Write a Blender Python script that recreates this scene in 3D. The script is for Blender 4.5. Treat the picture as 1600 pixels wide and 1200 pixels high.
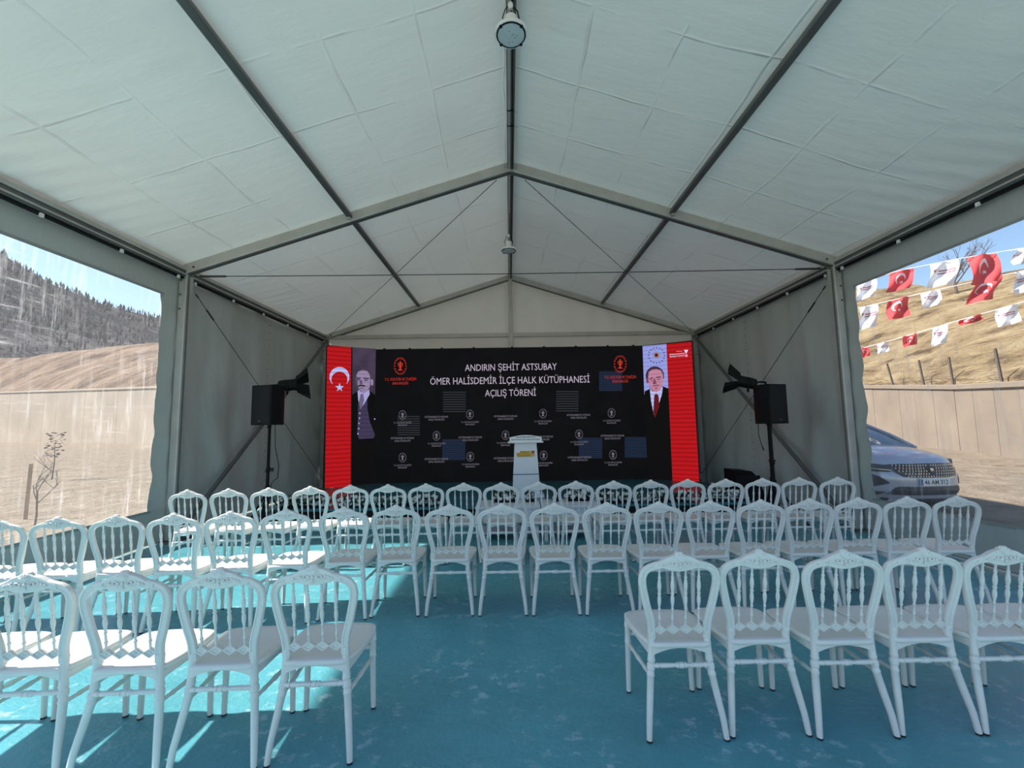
import bpy, bmesh, math, random
from mathutils import Vector, Matrix
random.seed(7)
scene = bpy.context.scene
for o in list(bpy.data.objects): bpy.data.objects.remove(o)
COL = scene.collection
PI = math.pi

# ------------------------------------------------------------------ camera
FPX = 670.8; PITCH = 0.0930; YAW = 0.0073; ROLL = -0.01517
CAM = Vector((-0.073, 0.0, 1.6))
_f = Vector((math.sin(YAW)*math.cos(PITCH), math.cos(YAW)*math.cos(PITCH), math.sin(PITCH)))
_r = Vector((math.cos(YAW), -math.sin(YAW), 0)); _u = _r.cross(_f)
RT = _r*math.cos(ROLL) + _u*math.sin(ROLL); UP = -_r*math.sin(ROLL) + _u*math.cos(ROLL); FW = _f
cd = bpy.data.cameras.new('camera'); cam = bpy.data.objects.new('camera', cd); COL.objects.link(cam)
cd.sensor_width = 36; cd.sensor_fit = 'HORIZONTAL'; cd.lens = 36*FPX/1600; cd.clip_end = 3000; cd.clip_start = 0.05
M = Matrix((RT, UP, -FW)).transposed().to_4x4(); M.translation = CAM
cam.matrix_world = M; scene.camera = cam
def ray(u, v): return FW + RT*((u-800)/FPX) - UP*((v-600)/FPX)
def at(u, v, Y): d = ray(u, v); return CAM + d*((Y-CAM.y)/d.y)          # where a measured direction meets a depth
def atz(u, v, z): d = ray(u, v); return CAM + d*((z-CAM.z)/d.z)
def atplane(u, v, p, n): d = ray(u, v); return CAM + d*((p-CAM).dot(n)/d.dot(n))

# ------------------------------------------------------------------ light
EXPO = 0.90
scene.view_settings.view_transform = 'Standard'; scene.view_settings.look = 'None'
scene.view_settings.exposure = EXPO; scene.view_settings.gamma = 1.0; scene.view_settings.use_curve_mapping = False
SUN_EL = math.radians(43.0)
w = bpy.data.worlds.new('world'); scene.world = w; w.use_nodes = True
nt = w.node_tree; bg = nt.nodes['Background']
sky = nt.nodes.new('ShaderNodeTexSky'); sky.sky_type = 'NISHITA'; sky.sun_disc = False
sky.sun_elevation = SUN_EL; sky.sun_rotation = math.radians(-90); sky.air_density = 1.0; sky.dust_density = 0.25; sky.ozone_density = 1.5
nt.links.new(sky.outputs[0], bg.inputs[0]); bg.inputs[1].default_value = 0.112
sd = bpy.data.lights.new('sun', 'SUN'); sd.energy = 5.8; sd.angle = math.radians(1.2); sd.color = (1, 0.955, 0.88)
so = bpy.data.objects.new('sun', sd); COL.objects.link(so)
so.rotation_euler = Vector((math.cos(SUN_EL), 0.0, -math.sin(SUN_EL))).to_track_quat('-Z', 'Y').to_euler()

# ------------------------------------------------------------------ materials
def srgb(r, g, b):
    f = lambda c: (c/255/12.92) if c/255 <= 0.04045 else ((c/255+0.055)/1.055)**2.4
    return (f(r), f(g), f(b), 1)
def newmat(name):
    m = bpy.data.materials.new(name); m.use_nodes = True
    return m, m.node_tree.nodes, m.node_tree.links
def noise(n, l, scale, detail=4, rough=0.55, vec=None, coord='Object', mapscale=None, rot=None):
    tc = n.new('ShaderNodeTexCoord'); t = n.new('ShaderNodeTexNoise')
    t.inputs['Scale'].default_value = scale; t.inputs['Detail'].default_value = detail; t.inputs['Roughness'].default_value = rough
    if mapscale or rot:
        mp = n.new('ShaderNodeMapping')
        if mapscale: mp.inputs['Scale'].default_value = mapscale
        if rot: mp.inputs['Rotation'].default_value = rot
        l.new(tc.outputs[coord], mp.inputs[0]); l.new(mp.outputs[0], t.inputs['Vector'])
    else: l.new(tc.outputs[coord], t.inputs['Vector'])
    return t
def ramp(n, l, src, stops):
    r = n.new('ShaderNodeValToRGB'); e = r.color_ramp.elements
    while len(e) < len(stops): e.new(0.5)
    for k, (p, c) in enumerate(stops):
        e[k].position = p; e[k].color = c if len(c) == 4 else (*c, 1)
    l.new(src, r.inputs[0]); return r
def mat(name, col, rough=0.5, metal=0.0, var=0.0, vscale=6, bump=0.0, bscale=40, mapscale=None, spec=0.5, coord='Object', vmap=None):
    m, n, l = newmat(name); p = n['Principled BSDF']
    p.inputs['Base Color'].default_value = col; p.inputs['Roughness'].default_value = rough; p.inputs['Metallic'].default_value = metal
    p.inputs['Specular IOR Level'].default_value = spec
    if var:
        t = noise(n, l, vscale, 5, coord=coord, mapscale=vmap)
        a = tuple(max(0, c*(1-var)) for c in col[:3]); b = tuple(min(1, c*(1+var)) for c in col[:3])
        r = ramp(n, l, t.outputs[0], [(0.3, a), (0.7, b)]); l.new(r.outputs[0], p.inputs['Base Color'])
    if bump:
        t = noise(n, l, bscale, 4, coord=coord, mapscale=mapscale); bp = n.new('ShaderNodeBump')
        bp.inputs['Strength'].default_value = bump; bp.inputs['Distance'].default_value = 0.02
        l.new(t.outputs[0], bp.inputs['Height']); l.new(bp.outputs[0], p.inputs['Normal'])
    return m
def emat(name, col, gain=1.0, lines=0.0, lscale=14.0, mott=0.0):
    m, n, l = newmat(name); p = n['Principled BSDF']
    p.inputs['Base Color'].default_value = (0.004, 0.004, 0.004, 1); p.inputs['Roughness'].default_value = 0.6; p.inputs['Specular IOR Level'].default_value = 0.05
    p.inputs['Emission Color'].default_value = col; p.inputs['Emission Strength'].default_value = gain*2**-EXPO
    if lines:
        tc = n.new('ShaderNodeTexCoord'); wv = n.new('ShaderNodeTexWave'); wv.bands_direction = 'Z'; wv.inputs['Scale'].default_value = lscale
        wv.inputs['Distortion'].default_value = 0.6; wv.inputs['Detail'].default_value = 1
        l.new(tc.outputs['Object'], wv.inputs['Vector'])
        d = tuple(c*(1-lines) for c in col[:3]); r = ramp(n, l, wv.outputs[0], [(0.25, d), (0.6, col)])
        l.new(r.outputs[0], p.inputs['Emission Color'])
    if mott:
        t = noise(n, l, 2.2, 3); d = tuple(c*(1-mott) for c in col[:3]); e = tuple(min(1, c*(1+mott)) for c in col[:3])
        r = ramp(n, l, t.outputs[0], [(0.35, d), (0.65, e)]); l.new(r.outputs[0], p.inputs['Emission Color'])
    return m
MT = {}
MT['chair'] = mat('chair_plastic', (0.76, 0.745, 0.70, 1), 0.38, var=0.03, vscale=9, bump=0.04, bscale=60)
MT['rubber'] = mat('rubber', (0.02, 0.02, 0.02, 1), 0.7, var=0.1)
MT['alu'] = mat('aluminium', (0.50, 0.49, 0.46, 1), 0.45, 0.35, var=0.10, vscale=3, bump=0.03, bscale=30)
MT['alu_dark'] = mat('aluminium_dark', (0.15, 0.155, 0.15, 1), 0.5, 0.5, var=0.10, vscale=3)
MT['steel'] = mat('steel_cable', (0.06, 0.06, 0.06, 1), 0.5, 0.6, var=0.1)
MT['bolt'] = mat('bolt_steel', (0.5, 0.5, 0.5, 1), 0.3, 0.9, var=0.1)
MT['black'] = mat('black_plastic', (0.006, 0.006, 0.0065, 1), 0.6, spec=0.2, var=0.2, bump=0.05, bscale=90)
MT['blackcloth'] = mat('black_cloth', (0.006, 0.006, 0.007, 1), 0.9, var=0.2, bump=0.1, bscale=30)
MT['white'] = mat('white_lacquer', (0.80, 0.82, 0.86, 1), 0.3, var=0.02)
MT['white_matt'] = mat('white_powder', (0.85, 0.86, 0.85, 1), 0.5, var=0.03)
MT['clip'] = mat('white_clip', (0.8, 0.8, 0.78, 1), 0.5, var=0.03)
MT['red_plastic'] = mat('red_knob', (0.35, 0.01, 0.01, 1), 0.5, var=0.05)
# tent fabric: white coated PVC, lets a little light through
def fabric(name, col, trans, bump=0.35, stain=0.05):
    m, n, l = newmat(name); n.remove(n['Principled BSDF']); out = n['Material Output']
    d = n.new('ShaderNodeBsdfPrincipled'); d.inputs['Roughness'].default_value = 0.42; d.inputs['Specular IOR Level'].default_value = 0.35
    t = n.new('ShaderNodeBsdfTranslucent'); mx = n.new('ShaderNodeMixShader'); mx.inputs[0].default_value = trans
    ns = noise(n, l, 0.9, 6, 0.6)
    r = ramp(n, l, ns.outputs[0], [(0.3, tuple(c*(1-stain) for c in col[:3])), (0.6, col)])
    l.new(r.outputs[0], d.inputs['Base Color']); l.new(r.outputs[0], t.inputs['Color'])
    b1 = noise(n, l, 1.6, 5, 0.5, mapscale=(1, 3.2, 1)); bp = n.new('ShaderNodeBump'); bp.inputs['Strength'].default_value = bump; bp.inputs['Distance'].default_value = 0.03
    l.new(b1.outputs[0], bp.inputs['Height']); l.new(bp.outputs[0], d.inputs['Normal'])
    l.new(d.outputs[0], mx.inputs[1]); l.new(t.outputs[0], mx.inputs[2]); l.new(mx.outputs[0], out.inputs[0])
    return m
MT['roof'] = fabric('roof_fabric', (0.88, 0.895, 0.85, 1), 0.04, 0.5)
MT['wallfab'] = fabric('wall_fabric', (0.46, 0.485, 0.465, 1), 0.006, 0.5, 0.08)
MT['gablefab'] = fabric('gable_fabric', (0.82, 0.80, 0.73, 1), 0.11, 0.3, 0.05)
MT['hem'] = mat('hem_band', (0.30, 0.32, 0.31, 1), 0.6, var=0.08, vscale=2)
# clear vinyl
def vinyl():
    m, n, l = newmat('clear_vinyl'); n.remove(n['Principled BSDF']); out = n['Material Output']
    tr = n.new('ShaderNodeBsdfTransparent'); tr.inputs[0].default_value = (0.95, 0.96, 0.97, 1)
    hz = n.new('ShaderNodeBsdfTranslucent'); hz.inputs[0].default_value = (0.9, 0.9, 0.92, 1)
    df = n.new('ShaderNodeBsdfDiffuse'); df.inputs[0].default_value = (0.8, 0.8, 0.82, 1)
    gl = n.new('ShaderNodeBsdfGlossy'); gl.inputs['Roughness'].default_value = 0.08
    a = n.new('ShaderNodeMixShader'); a.inputs[0].default_value = 0.35; l.new(hz.outputs[0], a.inputs[1]); l.new(df.outputs[0], a.inputs[2])
    # scratches: thin broken vertical and slanted streaks, plus a cloudy veil
    s1 = noise(n, l, 1.0, 9, 0.72, mapscale=(14, 14, 1.0)); s2 = noise(n, l, 1.0, 9, 0.75, mapscale=(5, 1.3, 26), rot=(0.12, 0, 0)); c1 = noise(n, l, 0.9, 5, 0.6)
    r1 = ramp(n, l, s1.outputs[0], [(0.51, (0, 0, 0)), (0.66, (1, 1, 1))]); r2 = ramp(n, l, s2.outputs[0], [(0.55, (0, 0, 0)), (0.70, (1, 1, 1))])
    rc = ramp(n, l, c1.outputs[0], [(0.40, (0.04, 0.04, 0.04)), (0.62, (1, 1, 1))])
    mx = n.new('ShaderNodeMath'); mx.operation = 'MAXIMUM'; l.new(r1.outputs[0], mx.inputs[0]); l.new(r2.outputs[0], mx.inputs[1])
    mu = n.new('ShaderNodeMath'); mu.operation = 'MULTIPLY'; l.new(mx.outputs[0], mu.inputs[0]); l.new(rc.outputs[0], mu.inputs[1])
    fa = n.new('ShaderNodeMath'); fa.operation = 'MULTIPLY_ADD'; fa.inputs[1].default_value = 0.38; fa.inputs[2].default_value = 0.07; l.new(mu.outputs[0], fa.inputs[0])
    b = n.new('ShaderNodeMixShader'); l.new(fa.outputs[0], b.inputs[0]); l.new(tr.outputs[0], b.inputs[1]); l.new(a.outputs[0], b.inputs[2])
    g = n.new('ShaderNodeMixShader'); g.inputs[0].default_value = 0.03; l.new(b.outputs[0], g.inputs[1]); l.new(gl.outputs[0], g.inputs[2])
    l.new(g.outputs[0], out.inputs[0]); return m
MT['vinyl'] = vinyl()
# teal carpet with lint, scuffs and creases
def carpet(name, base, scuff, wr=0.4):
    m, n, l = newmat(name); p = n['Principled BSDF']; p.inputs['Roughness'].default_value = 0.30; p.inputs['Specular IOR Level'].default_value = 0.5
    big = noise(n, l, 0.8, 6, 0.6); r0 = ramp(n, l, big.outputs[0], [(0.3, tuple(c*0.82 for c in base[:3])), (0.7, tuple(min(1, c*1.15) for c in base[:3]))])
    s = noise(n, l, 9, 12, 0.72, mapscale=(1, 1.25, 1)); s2 = noise(n, l, 1.3, 3, 0.5)
    r1 = ramp(n, l, s.outputs[0], [(0.545, (0, 0, 0)), (0.61, (1, 1, 1))]); r2 = ramp(n, l, s2.outputs[0], [(0.42, (0, 0, 0)), (0.6, (1, 1, 1))])
    mu = n.new('ShaderNodeMath'); mu.operation = 'MULTIPLY'; l.new(r1.outputs[0], mu.inputs[0]); l.new(r2.outputs[0], mu.inputs[1])
    m2 = n.new('ShaderNodeMath'); m2.operation = 'MULTIPLY'; m2.inputs[1].default_value = scuff; l.new(mu.outputs[0], m2.inputs[0])
    mix = n.new('ShaderNodeMix'); mix.data_type = 'RGBA'; l.new(m2.outputs[0], mix.inputs['Factor']); l.new(r0.outputs[0], mix.inputs['A']); mix.inputs['B'].default_value = (0.45, 0.62, 0.66, 1)
    l.new(mix.outputs['Result'], p.inputs['Base Color'])
    w1 = noise(n, l, 6, 7, 0.6, mapscale=(1.0, 1.3, 1), rot=(0, 0, 0.5)); w2 = noise(n, l, 38, 3, 0.6)
    ad = n.new('ShaderNodeMath'); ad.operation = 'MULTIPLY_ADD'; ad.inputs[1].default_value = 0.22; l.new(w2.outputs[0], ad.inputs[0]); l.new(w1.outputs[0], ad.inputs[2])
    bp = n.new('ShaderNodeBump'); bp.inputs['Strength'].default_value = wr; bp.inputs['Distance'].default_value = 0.03
    l.new(ad.outputs[0], bp.inputs['Height']); l.new(bp.outputs[0], p.inputs['Normal']); return m
MT['floor'] = carpet('teal_carpet', (0.095, 0.345, 0.40, 1), 0.75, 0.5)
MT['stage'] = carpet('teal_stage_carpet', (0.035, 0.16, 0.20, 1), 0.1, 0.2)

# ------------------------------------------------------------------ mesh helpers
class MB:
    def __init__(s): s.v = []; s.f = []; s.m = []; s.cur = 0
    def add(s, vs, fs):
        b = len(s.v); s.v += [tuple(x) for x in vs]; s.f += [tuple(i+b for i in f) for f in fs]; s.m += [s.cur]*len(fs); return s
    def box(s, c, d, R=None):
        x, y, z = d[0]/2, d[1]/2, d[2]/2
        vs = [Vector((i*x, j*y, k*z)) for i in (-1, 1) for j in (-1, 1) for k in (-1, 1)]
        if R: vs = [R @ p for p in vs]
        c = Vector(c)
        return s.add([p+c for p in vs], [(0, 1, 3, 2), (4, 6, 7, 5), (0, 4, 5, 1), (2, 3, 7, 6), (0, 2, 6, 4), (1, 5, 7, 3)])
    def bar(s, p0, p1, wd, ht, up=Vector((0, 0, 1)), chamfer=0.12):
        p0 = Vector(p0); p1 = Vector(p1); t = (p1-p0).normalized(); sd = t.cross(up).normalized(); u = sd.cross(t)
        a, b = wd/2, ht/2; c = min(a, b)*chamfer*2
        pr = [(-a+c, -b), (a-c, -b), (a, -b+c), (a, b-c), (a-c, b), (-a+c, b), (-a, b-c), (-a, -b+c)]
        vs = [p+sd*x+u*y for p in (p0, p1) for x, y in pr]
        return s.add(vs, [tuple(range(7, -1, -1)), tuple(range(8, 16))]+[(i, (i+1) % 8, 8+(i+1) % 8, 8+i) for i in range(8)])
    def tube(s, path, rad, seg=8, cap=True, flat=False):
        path = [Vector(p) for p in path]; n = len(path)
        if not hasattr(rad, '__len__'): rad = [rad]*n
        prev = None; rings = []
        for i in range(n):
            t = (path[min(i+1, n-1)]-path[max(i-1, 0)])
            t = t.normalized() if t.length > 1e-9 else Vector((0, 0, 1))
            if prev is None:
                a = Vector((1, 0, 0)) if abs(t.x) < 0.9 else Vector((0, 1, 0)); nrm = (a-t*a.dot(t)).normalized()
            else:
                nrm = prev-t*prev.dot(t); nrm = nrm.normalized() if nrm.length > 1e-6 else prev
            prev = nrm; bn = t.cross(nrm)
            rings.append([path[i]+(nrm*math.cos(2*PI*k/seg)+bn*math.sin(2*PI*k/seg))*rad[i] for k in range(seg)])
        vs = [p for r in rings for p in r]; fs = []
        for i in range(n-1):
            for k in range(seg):
                fs.append((i*seg+k, i*seg+(k+1) % seg, (i+1)*seg+(k+1) % seg, (i+1)*seg+k))
        if cap: fs += [tuple(range(seg-1, -1, -1)), tuple((n-1)*seg+k for k in range(seg))]
        return s.add(vs, fs)
    def lathe(s, c, prof, seg=20, axis=None):
        c = Vector(c); R = Matrix.Identity(3) if axis is None else Vector((0, 0, 1)).rotation_difference(Vector(axis)).to_matrix()
        vs = [c+R @ Vector((r*math.cos(2*PI*k/seg), r*math.sin(2*PI*k/seg), z)) for r, z in prof for k in range(seg)]; n = len(prof)
        fs = [(i*seg+k, i*seg+(k+1) % seg, (i+1)*seg+(k+1) % seg, (i+1)*seg+k) for i in range(n-1) for k in range(seg)]
        fs += [tuple(range(seg-1, -1, -1)), tuple((n-1)*seg+k for k in range(seg))]
        return s.add(vs, fs)
    def turned(s, p0, p1, prof, seg=8):
        p0 = Vector(p0); p1 = Vector(p1); L = (p1-p0).length
        return s.lathe(p0, [(r, t*L) for t, r in prof], seg, (p1-p0).normalized())
    def ell(s, c, r, seg=8, rings=5, R=None):
        c = Vector(c); vs = []; fs = []
        for i in range(rings+1):
            a = PI*i/rings
            for k in range(seg):
                p = Vector((r[0]*math.sin(a)*math.cos(2*PI*k/seg), r[1]*math.sin(a)*math.sin(2*PI*k/seg), r[2]*math.cos(a)))
                vs.append(c+(R @ p if R else p))
        for i in range(rings):
            for k in range(seg): fs.append((i*seg+k, (i+1)*seg+k, (i+1)*seg+(k+1) % seg, i*seg+(k+1) % seg))
        return s.add(vs, fs)
    def grid(s, fn, nu, nv):
        vs = [fn(i/nu, j/nv) for i in range(nu+1) for j in range(nv+1)]
        return s.add(vs, [(i*(nv+1)+j, (i+1)*(nv+1)+j, (i+1)*(nv+1)+j+1, i*(nv+1)+j+1) for i in range(nu) for j in range(nv)])
    def prism(s, poly, o, ex, ey, depth):
        o = Vector(o); ex = Vector(ex); ey = Vector(ey); nz = ex.cross(ey).normalized(); n = len(poly)
        a = [o+ex*x+ey*y for x, y in poly]; b = [p+nz*depth for p in a]
        return s.add(a+b, [tuple(range(n-1, -1, -1)), tuple(range(n, 2*n))]+[(i, (i+1) % n, n+(i+1) % n, n+i) for i in range(n)])
    def build(s, name, m, parent=None, smooth=True, angle=40):
        me = bpy.data.meshes.new(name); me.from_pydata(s.v, [], s.f)
        for x in (m if isinstance(m, (list, tuple)) else [m]): me.materials.append(MT[x] if isinstance(x, str) else x)
        if isinstance(m, (list, tuple)): me.polygons.foreach_set('material_index', s.m)
        me.update()
        if smooth:
            me.polygons.foreach_set('use_smooth', [True]*len(me.polygons)); me.set_sharp_from_angle(angle=math.radians(angle))
        return link(name, me, parent)
def link(name, me, parent=None):
    o = bpy.data.objects.new(name, me); COL.objects.link(o)
    if parent: o.parent = parent
    return o
def fixn(o):
    bm = bmesh.new(); bm.from_mesh(o.data); bmesh.ops.recalc_face_normals(bm, faces=bm.faces); bm.to_mesh(o.data); bm.free(); return o
def tag(o, label=None, cat=None, group=None, kind=None):
    for k, v in (('label', label), ('category', cat), ('group', group), ('kind', kind)):
        if v: o[k] = v
    return o
def thing(name, label, cat, loc=(0, 0, 0), rz=0, group=None):
    o = bpy.data.objects.new(name, None); COL.objects.link(o); o.location = loc; o.rotation_euler = (0, 0, rz); o.empty_display_size = 0.1
    return tag(o, label, cat, group)
def copy_tree(o, parent=None):
    c = o.copy(); COL.objects.link(c); c.parent = parent
    for ch in KIDS.get(o.name, []): copy_tree(ch, c)
    return c
KIDS = {}
def index_kids(root):
    kids = [x for x in bpy.data.objects if x.parent == root]; KIDS[root.name] = kids
    for k in kids: index_kids(k)
def sm(a, b, x): t = max(0, min(1, (x-a)/(b-a))); return t*t*(3-2*t)
def hsh(*a):
    return math.sin(sum(v*k for v, k in zip(a, (12.9898, 78.233, 37.719))))*43758.5453 % 1
def vnoise(x, y):
    xi, yi = math.floor(x), math.floor(y); fx, fy = x-xi, y-yi; fx = fx*fx*(3-2*fx); fy = fy*fy*(3-2*fy)
    a, b, c, d = hsh(xi, yi), hsh(xi+1, yi), hsh(xi, yi+1), hsh(xi+1, yi+1)
    return (a*(1-fx)+b*fx)*(1-fy)+(c*(1-fx)+d*fx)*fy
def fbm(x, y, o=4): return sum(vnoise(x*2**k, y*2**k)/2**(k+1) for k in range(o))
_tcache = {}
def text_mesh(body, width=None, height=None, bold=0.0, align='CENTER', thick=0.0, space=1.0):
    """flat lettering centred on the origin in XY, scaled to a width and a cap height"""
    key = (body, width, height, bold, thick, space)
    if key in _tcache: return _tcache[key]
    cu = bpy.data.curves.new('text', 'FONT'); cu.body = body; cu.align_x = align; cu.offset = bold; cu.resolution_u = 2; cu.space_line = space
    o = bpy.data.objects.new('text', cu); COL.objects.link(o); bpy.context.view_layer.update()
    me = bpy.data.meshes.new_from_object(o.evaluated_get(bpy.context.evaluated_depsgraph_get()))
    bpy.data.objects.remove(o); bpy.data.curves.remove(cu)
    vs = [v.co.copy() for v in me.vertices]
    x0, x1 = min(v.x for v in vs), max(v.x for v in vs); y0, y1 = min(v.y for v in vs), max(v.y for v in vs)
    sx = width/(x1-x0) if width else 1; sy = height/(y1-y0) if height else sx
    for v in me.vertices: v.co = Vector(((v.co.x-(x0+x1)/2)*sx, (v.co.y-(y0+y1)/2)*sy, 0))
    _tcache[key] = me; return me
def put_text(name, body, m, center, ex, ey, width, height, parent, bold=0.012):
    me = text_mesh(body, width, height, bold).copy(); me.materials.clear(); me.materials.append(MT[m])
    ex = Vector(ex).normalized(); ey = Vector(ey).normalized(); nz = ex.cross(ey)
    T = Matrix((ex, ey, nz)).transposed().to_4x4(); T.translation = Vector(center); me.transform(T); me.name = name
    return link(name, me, parent)


# ================================================================== THE TENT
FY = [-3.69, 1.31, 6.31, 11.31]; OPEN = 1     # 5 m bays, 10 m span; the tent is open at its front frame FY[1]
ZE, ZR, SL = 3.93, 5.50, (5.50-3.93)/4.9
def zroof(x): return ZR+0.17-SL*abs(x)
# floor
fl = MB().grid(lambda u, v: (-5.06+10.12*u, -1.6+13.6*v, 0.004*(fbm(u*30, v*42, 3)-0.5)), 60, 80).build('floor', 'floor'); tag(fl, 'teal blue carpet floor with scuffs and lint', kind='structure')  # carpet runs on unseen past the open front, added for its teal bounce light
# roof
def fold_roof():
    m = MT['roof']; n = m.node_tree.nodes; l = m.node_tree.links
    tc = n.new('ShaderNodeTexCoord'); ns = n.new('ShaderNodeTexNoise'); ns.inputs['Scale'].default_value = 0.7
    l.new(tc.outputs['Object'], ns.inputs['Vector'])
    va = n.new('ShaderNodeVectorMath'); va.operation = 'MULTIPLY_ADD'; va.inputs[1].default_value = (0.16, 0.16, 0.16)
    l.new(ns.outputs['Color'], va.inputs[0]); l.new(tc.outputs['Object'], va.inputs[2])
    br = n.new('ShaderNodeTexBrick'); br.inputs['Scale'].default_value = 1.0; br.inputs['Mortar Size'].default_value = 0.022; br.inputs['Mortar Smooth'].default_value = 1.0
    br.inputs['Brick Width'].default_value = 0.83; br.inputs['Row Height'].default_value = 0.92; br.offset = 0.0
    l.new(va.outputs[0], br.inputs['Vector'])
    r2 = noise(n, l, 1.1, 4, 0.6); mu = n.new('ShaderNodeMath'); mu.operation = 'MULTIPLY'; rr = ramp(n, l, r2.outputs[0], [(0.42, (0, 0, 0)), (0.62, (1, 1, 1))])
    l.new(br.outputs['Fac'], mu.inputs[0]); l.new(rr.outputs[0], mu.inputs[1])
    bp = n.new('ShaderNodeBump'); bp.inputs['Strength'].default_value = 0.75; bp.inputs['Distance'].default_value = 0.025; l.new(mu.outputs[0], bp.inputs['Height'])
    pr = [x for x in n if x.type == 'BSDF_PRINCIPLED'][0]; old = pr.inputs['Normal'].links[0].from_node
    l.new(bp.outputs[0], old.inputs['Normal'])
fold_roof()
def roof_panel(side, b, name, parent=None):
    y0, y1 = FY[b]+0.0, FY[b+1]+0.32*(b == 2)
    def fn(u, v):
        Y = y0+(y1-y0)*u; x = 5.1*v; s = math.sin(PI*u)
        z = zroof(x) - 0.025*s*math.sin(PI*min(1, (v*2) % 1))
        k = sm(0.6, 1.0, v)*s
        z += 0.007*k*math.sin(Y*26+v*30+7*fbm(Y*0.8, v*3))*(0.4+fbm(Y*1.3, v*4+side)) + 0.006*s*(fbm(Y*1.4, v*7+3*side)-0.5)
        return (side*x, Y, z)
    return MB().grid(fn, 120, 90).build(name, 'roof', parent)
ce = roof_panel(-1, 1, 'ceiling'); tag(ce, 'white coated tent roof', kind='structure')
for s, b in ((1, 1), (-1, 2), (1, 2)): roof_panel(s, b, 'roof_panel', ce)
# walls
ZW = 3.93
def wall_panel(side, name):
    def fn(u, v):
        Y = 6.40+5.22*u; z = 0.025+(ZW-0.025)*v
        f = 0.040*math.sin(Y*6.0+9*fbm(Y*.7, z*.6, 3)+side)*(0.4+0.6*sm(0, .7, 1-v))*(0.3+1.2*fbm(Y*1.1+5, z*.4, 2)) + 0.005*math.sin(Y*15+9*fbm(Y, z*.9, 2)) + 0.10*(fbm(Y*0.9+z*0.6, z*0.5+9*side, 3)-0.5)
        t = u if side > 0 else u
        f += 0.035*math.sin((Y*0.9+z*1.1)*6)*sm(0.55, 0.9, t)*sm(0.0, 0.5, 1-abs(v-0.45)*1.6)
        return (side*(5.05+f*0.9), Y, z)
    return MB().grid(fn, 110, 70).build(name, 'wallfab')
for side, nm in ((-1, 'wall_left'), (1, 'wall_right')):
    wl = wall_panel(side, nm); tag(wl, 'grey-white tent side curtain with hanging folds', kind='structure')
    sx = side*5.04
    # seam with eyelets down the curtain
    sy = 8.75 if side < 0 else 9.0
    sb = MB()
    for k in range(24): sb.ell((side*4.995, sy+0.01*math.sin(k), 0.25+k*0.15), (0.006, 0.008, 0.014), 6, 4)
    sb.build('eyelet_row', 'steel', wl)
    # window bays: fabric surround cut round a clear pane
    for b in (1,):
        a0, a1 = FY[b]+0.04, FY[b+1]+0.12; w0, w1 = FY[b]+0.34, FY[b+1]-(0.26 if side < 0 else 0.19); zb, zt = 0.47, 3.55
        def edge(z, amp=0.010): return amp*math.sin(z*9.0+side)+0.6*amp*math.sin(z*21)
        p = MB()
        def strip(fa, n1=24, n2=2):
            p.grid(fa, n1, n2)
        strip(lambda u, v: (sx, a0+(a1-a0)*u, zt+(ZW-zt)*v))
        strip(lambda u, v: (sx+0.008*math.sin(u*40), a0+(a1-a0)*u, 0.02+(zb-0.02)*v), 60)
        strip(lambda u, v: (sx+side*0.012*math.sin(u*33+v), w1+edge(zb+(zt-zb)*u)*(1-v)+(a1-w1)*v, zb-.03+(zt-zb+.06)*u), 90)
        strip(lambda u, v: (sx+side*0.012*math.sin(u*31+v), a0*(1-v)+(w0+edge(zb+(zt-zb)*u))*v, zb-.03+(zt-zb+.06)*u), 90)
        p.build('fabric_surround', 'wallfab', wl)
        e = MB()                                      # welded hem round the pane
        e.bar((sx-side*0.004, w0-.03, zt), (sx-side*0.004, w1+.03, zt), 0.004, 0.035); e.bar((sx-side*0.004, w0-.03, zb), (sx-side*0.004, w1+.03, zb), 0.004, 0.035)
        e.build('window_hem', 'hem', wl)
        wn = MB().grid(lambda u, v: (sx+side*(0.012+0.02*(fbm(u*4, v*3+b)-0.5)), w0-0.05+(w1-w0+0.1)*u, zb-0.02+(zt-zb+0.04)*v), 40, 28).build('window_%d' % (1 if side < 0 else 2), 'vinyl')
        tag(wn, 'scratched clear vinyl window panel', kind='structure')
# back wall and gable
def back(u, v):
    x = -5.05+10.1*u; z = 0.02+v*(zroof(x)+0.01-0.02)
    return (x, 11.52+0.02*math.sin(x*11+2*fbm(x, z))*sm(0.55, 1, v)+0.02*(fbm(x*2, z)-0.5), z)
wb = MB().grid(back, 120, 40).build('wall_back', 'gablefab'); tag(wb, 'pale tent gable wall behind the screen', kind='structure')

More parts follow.
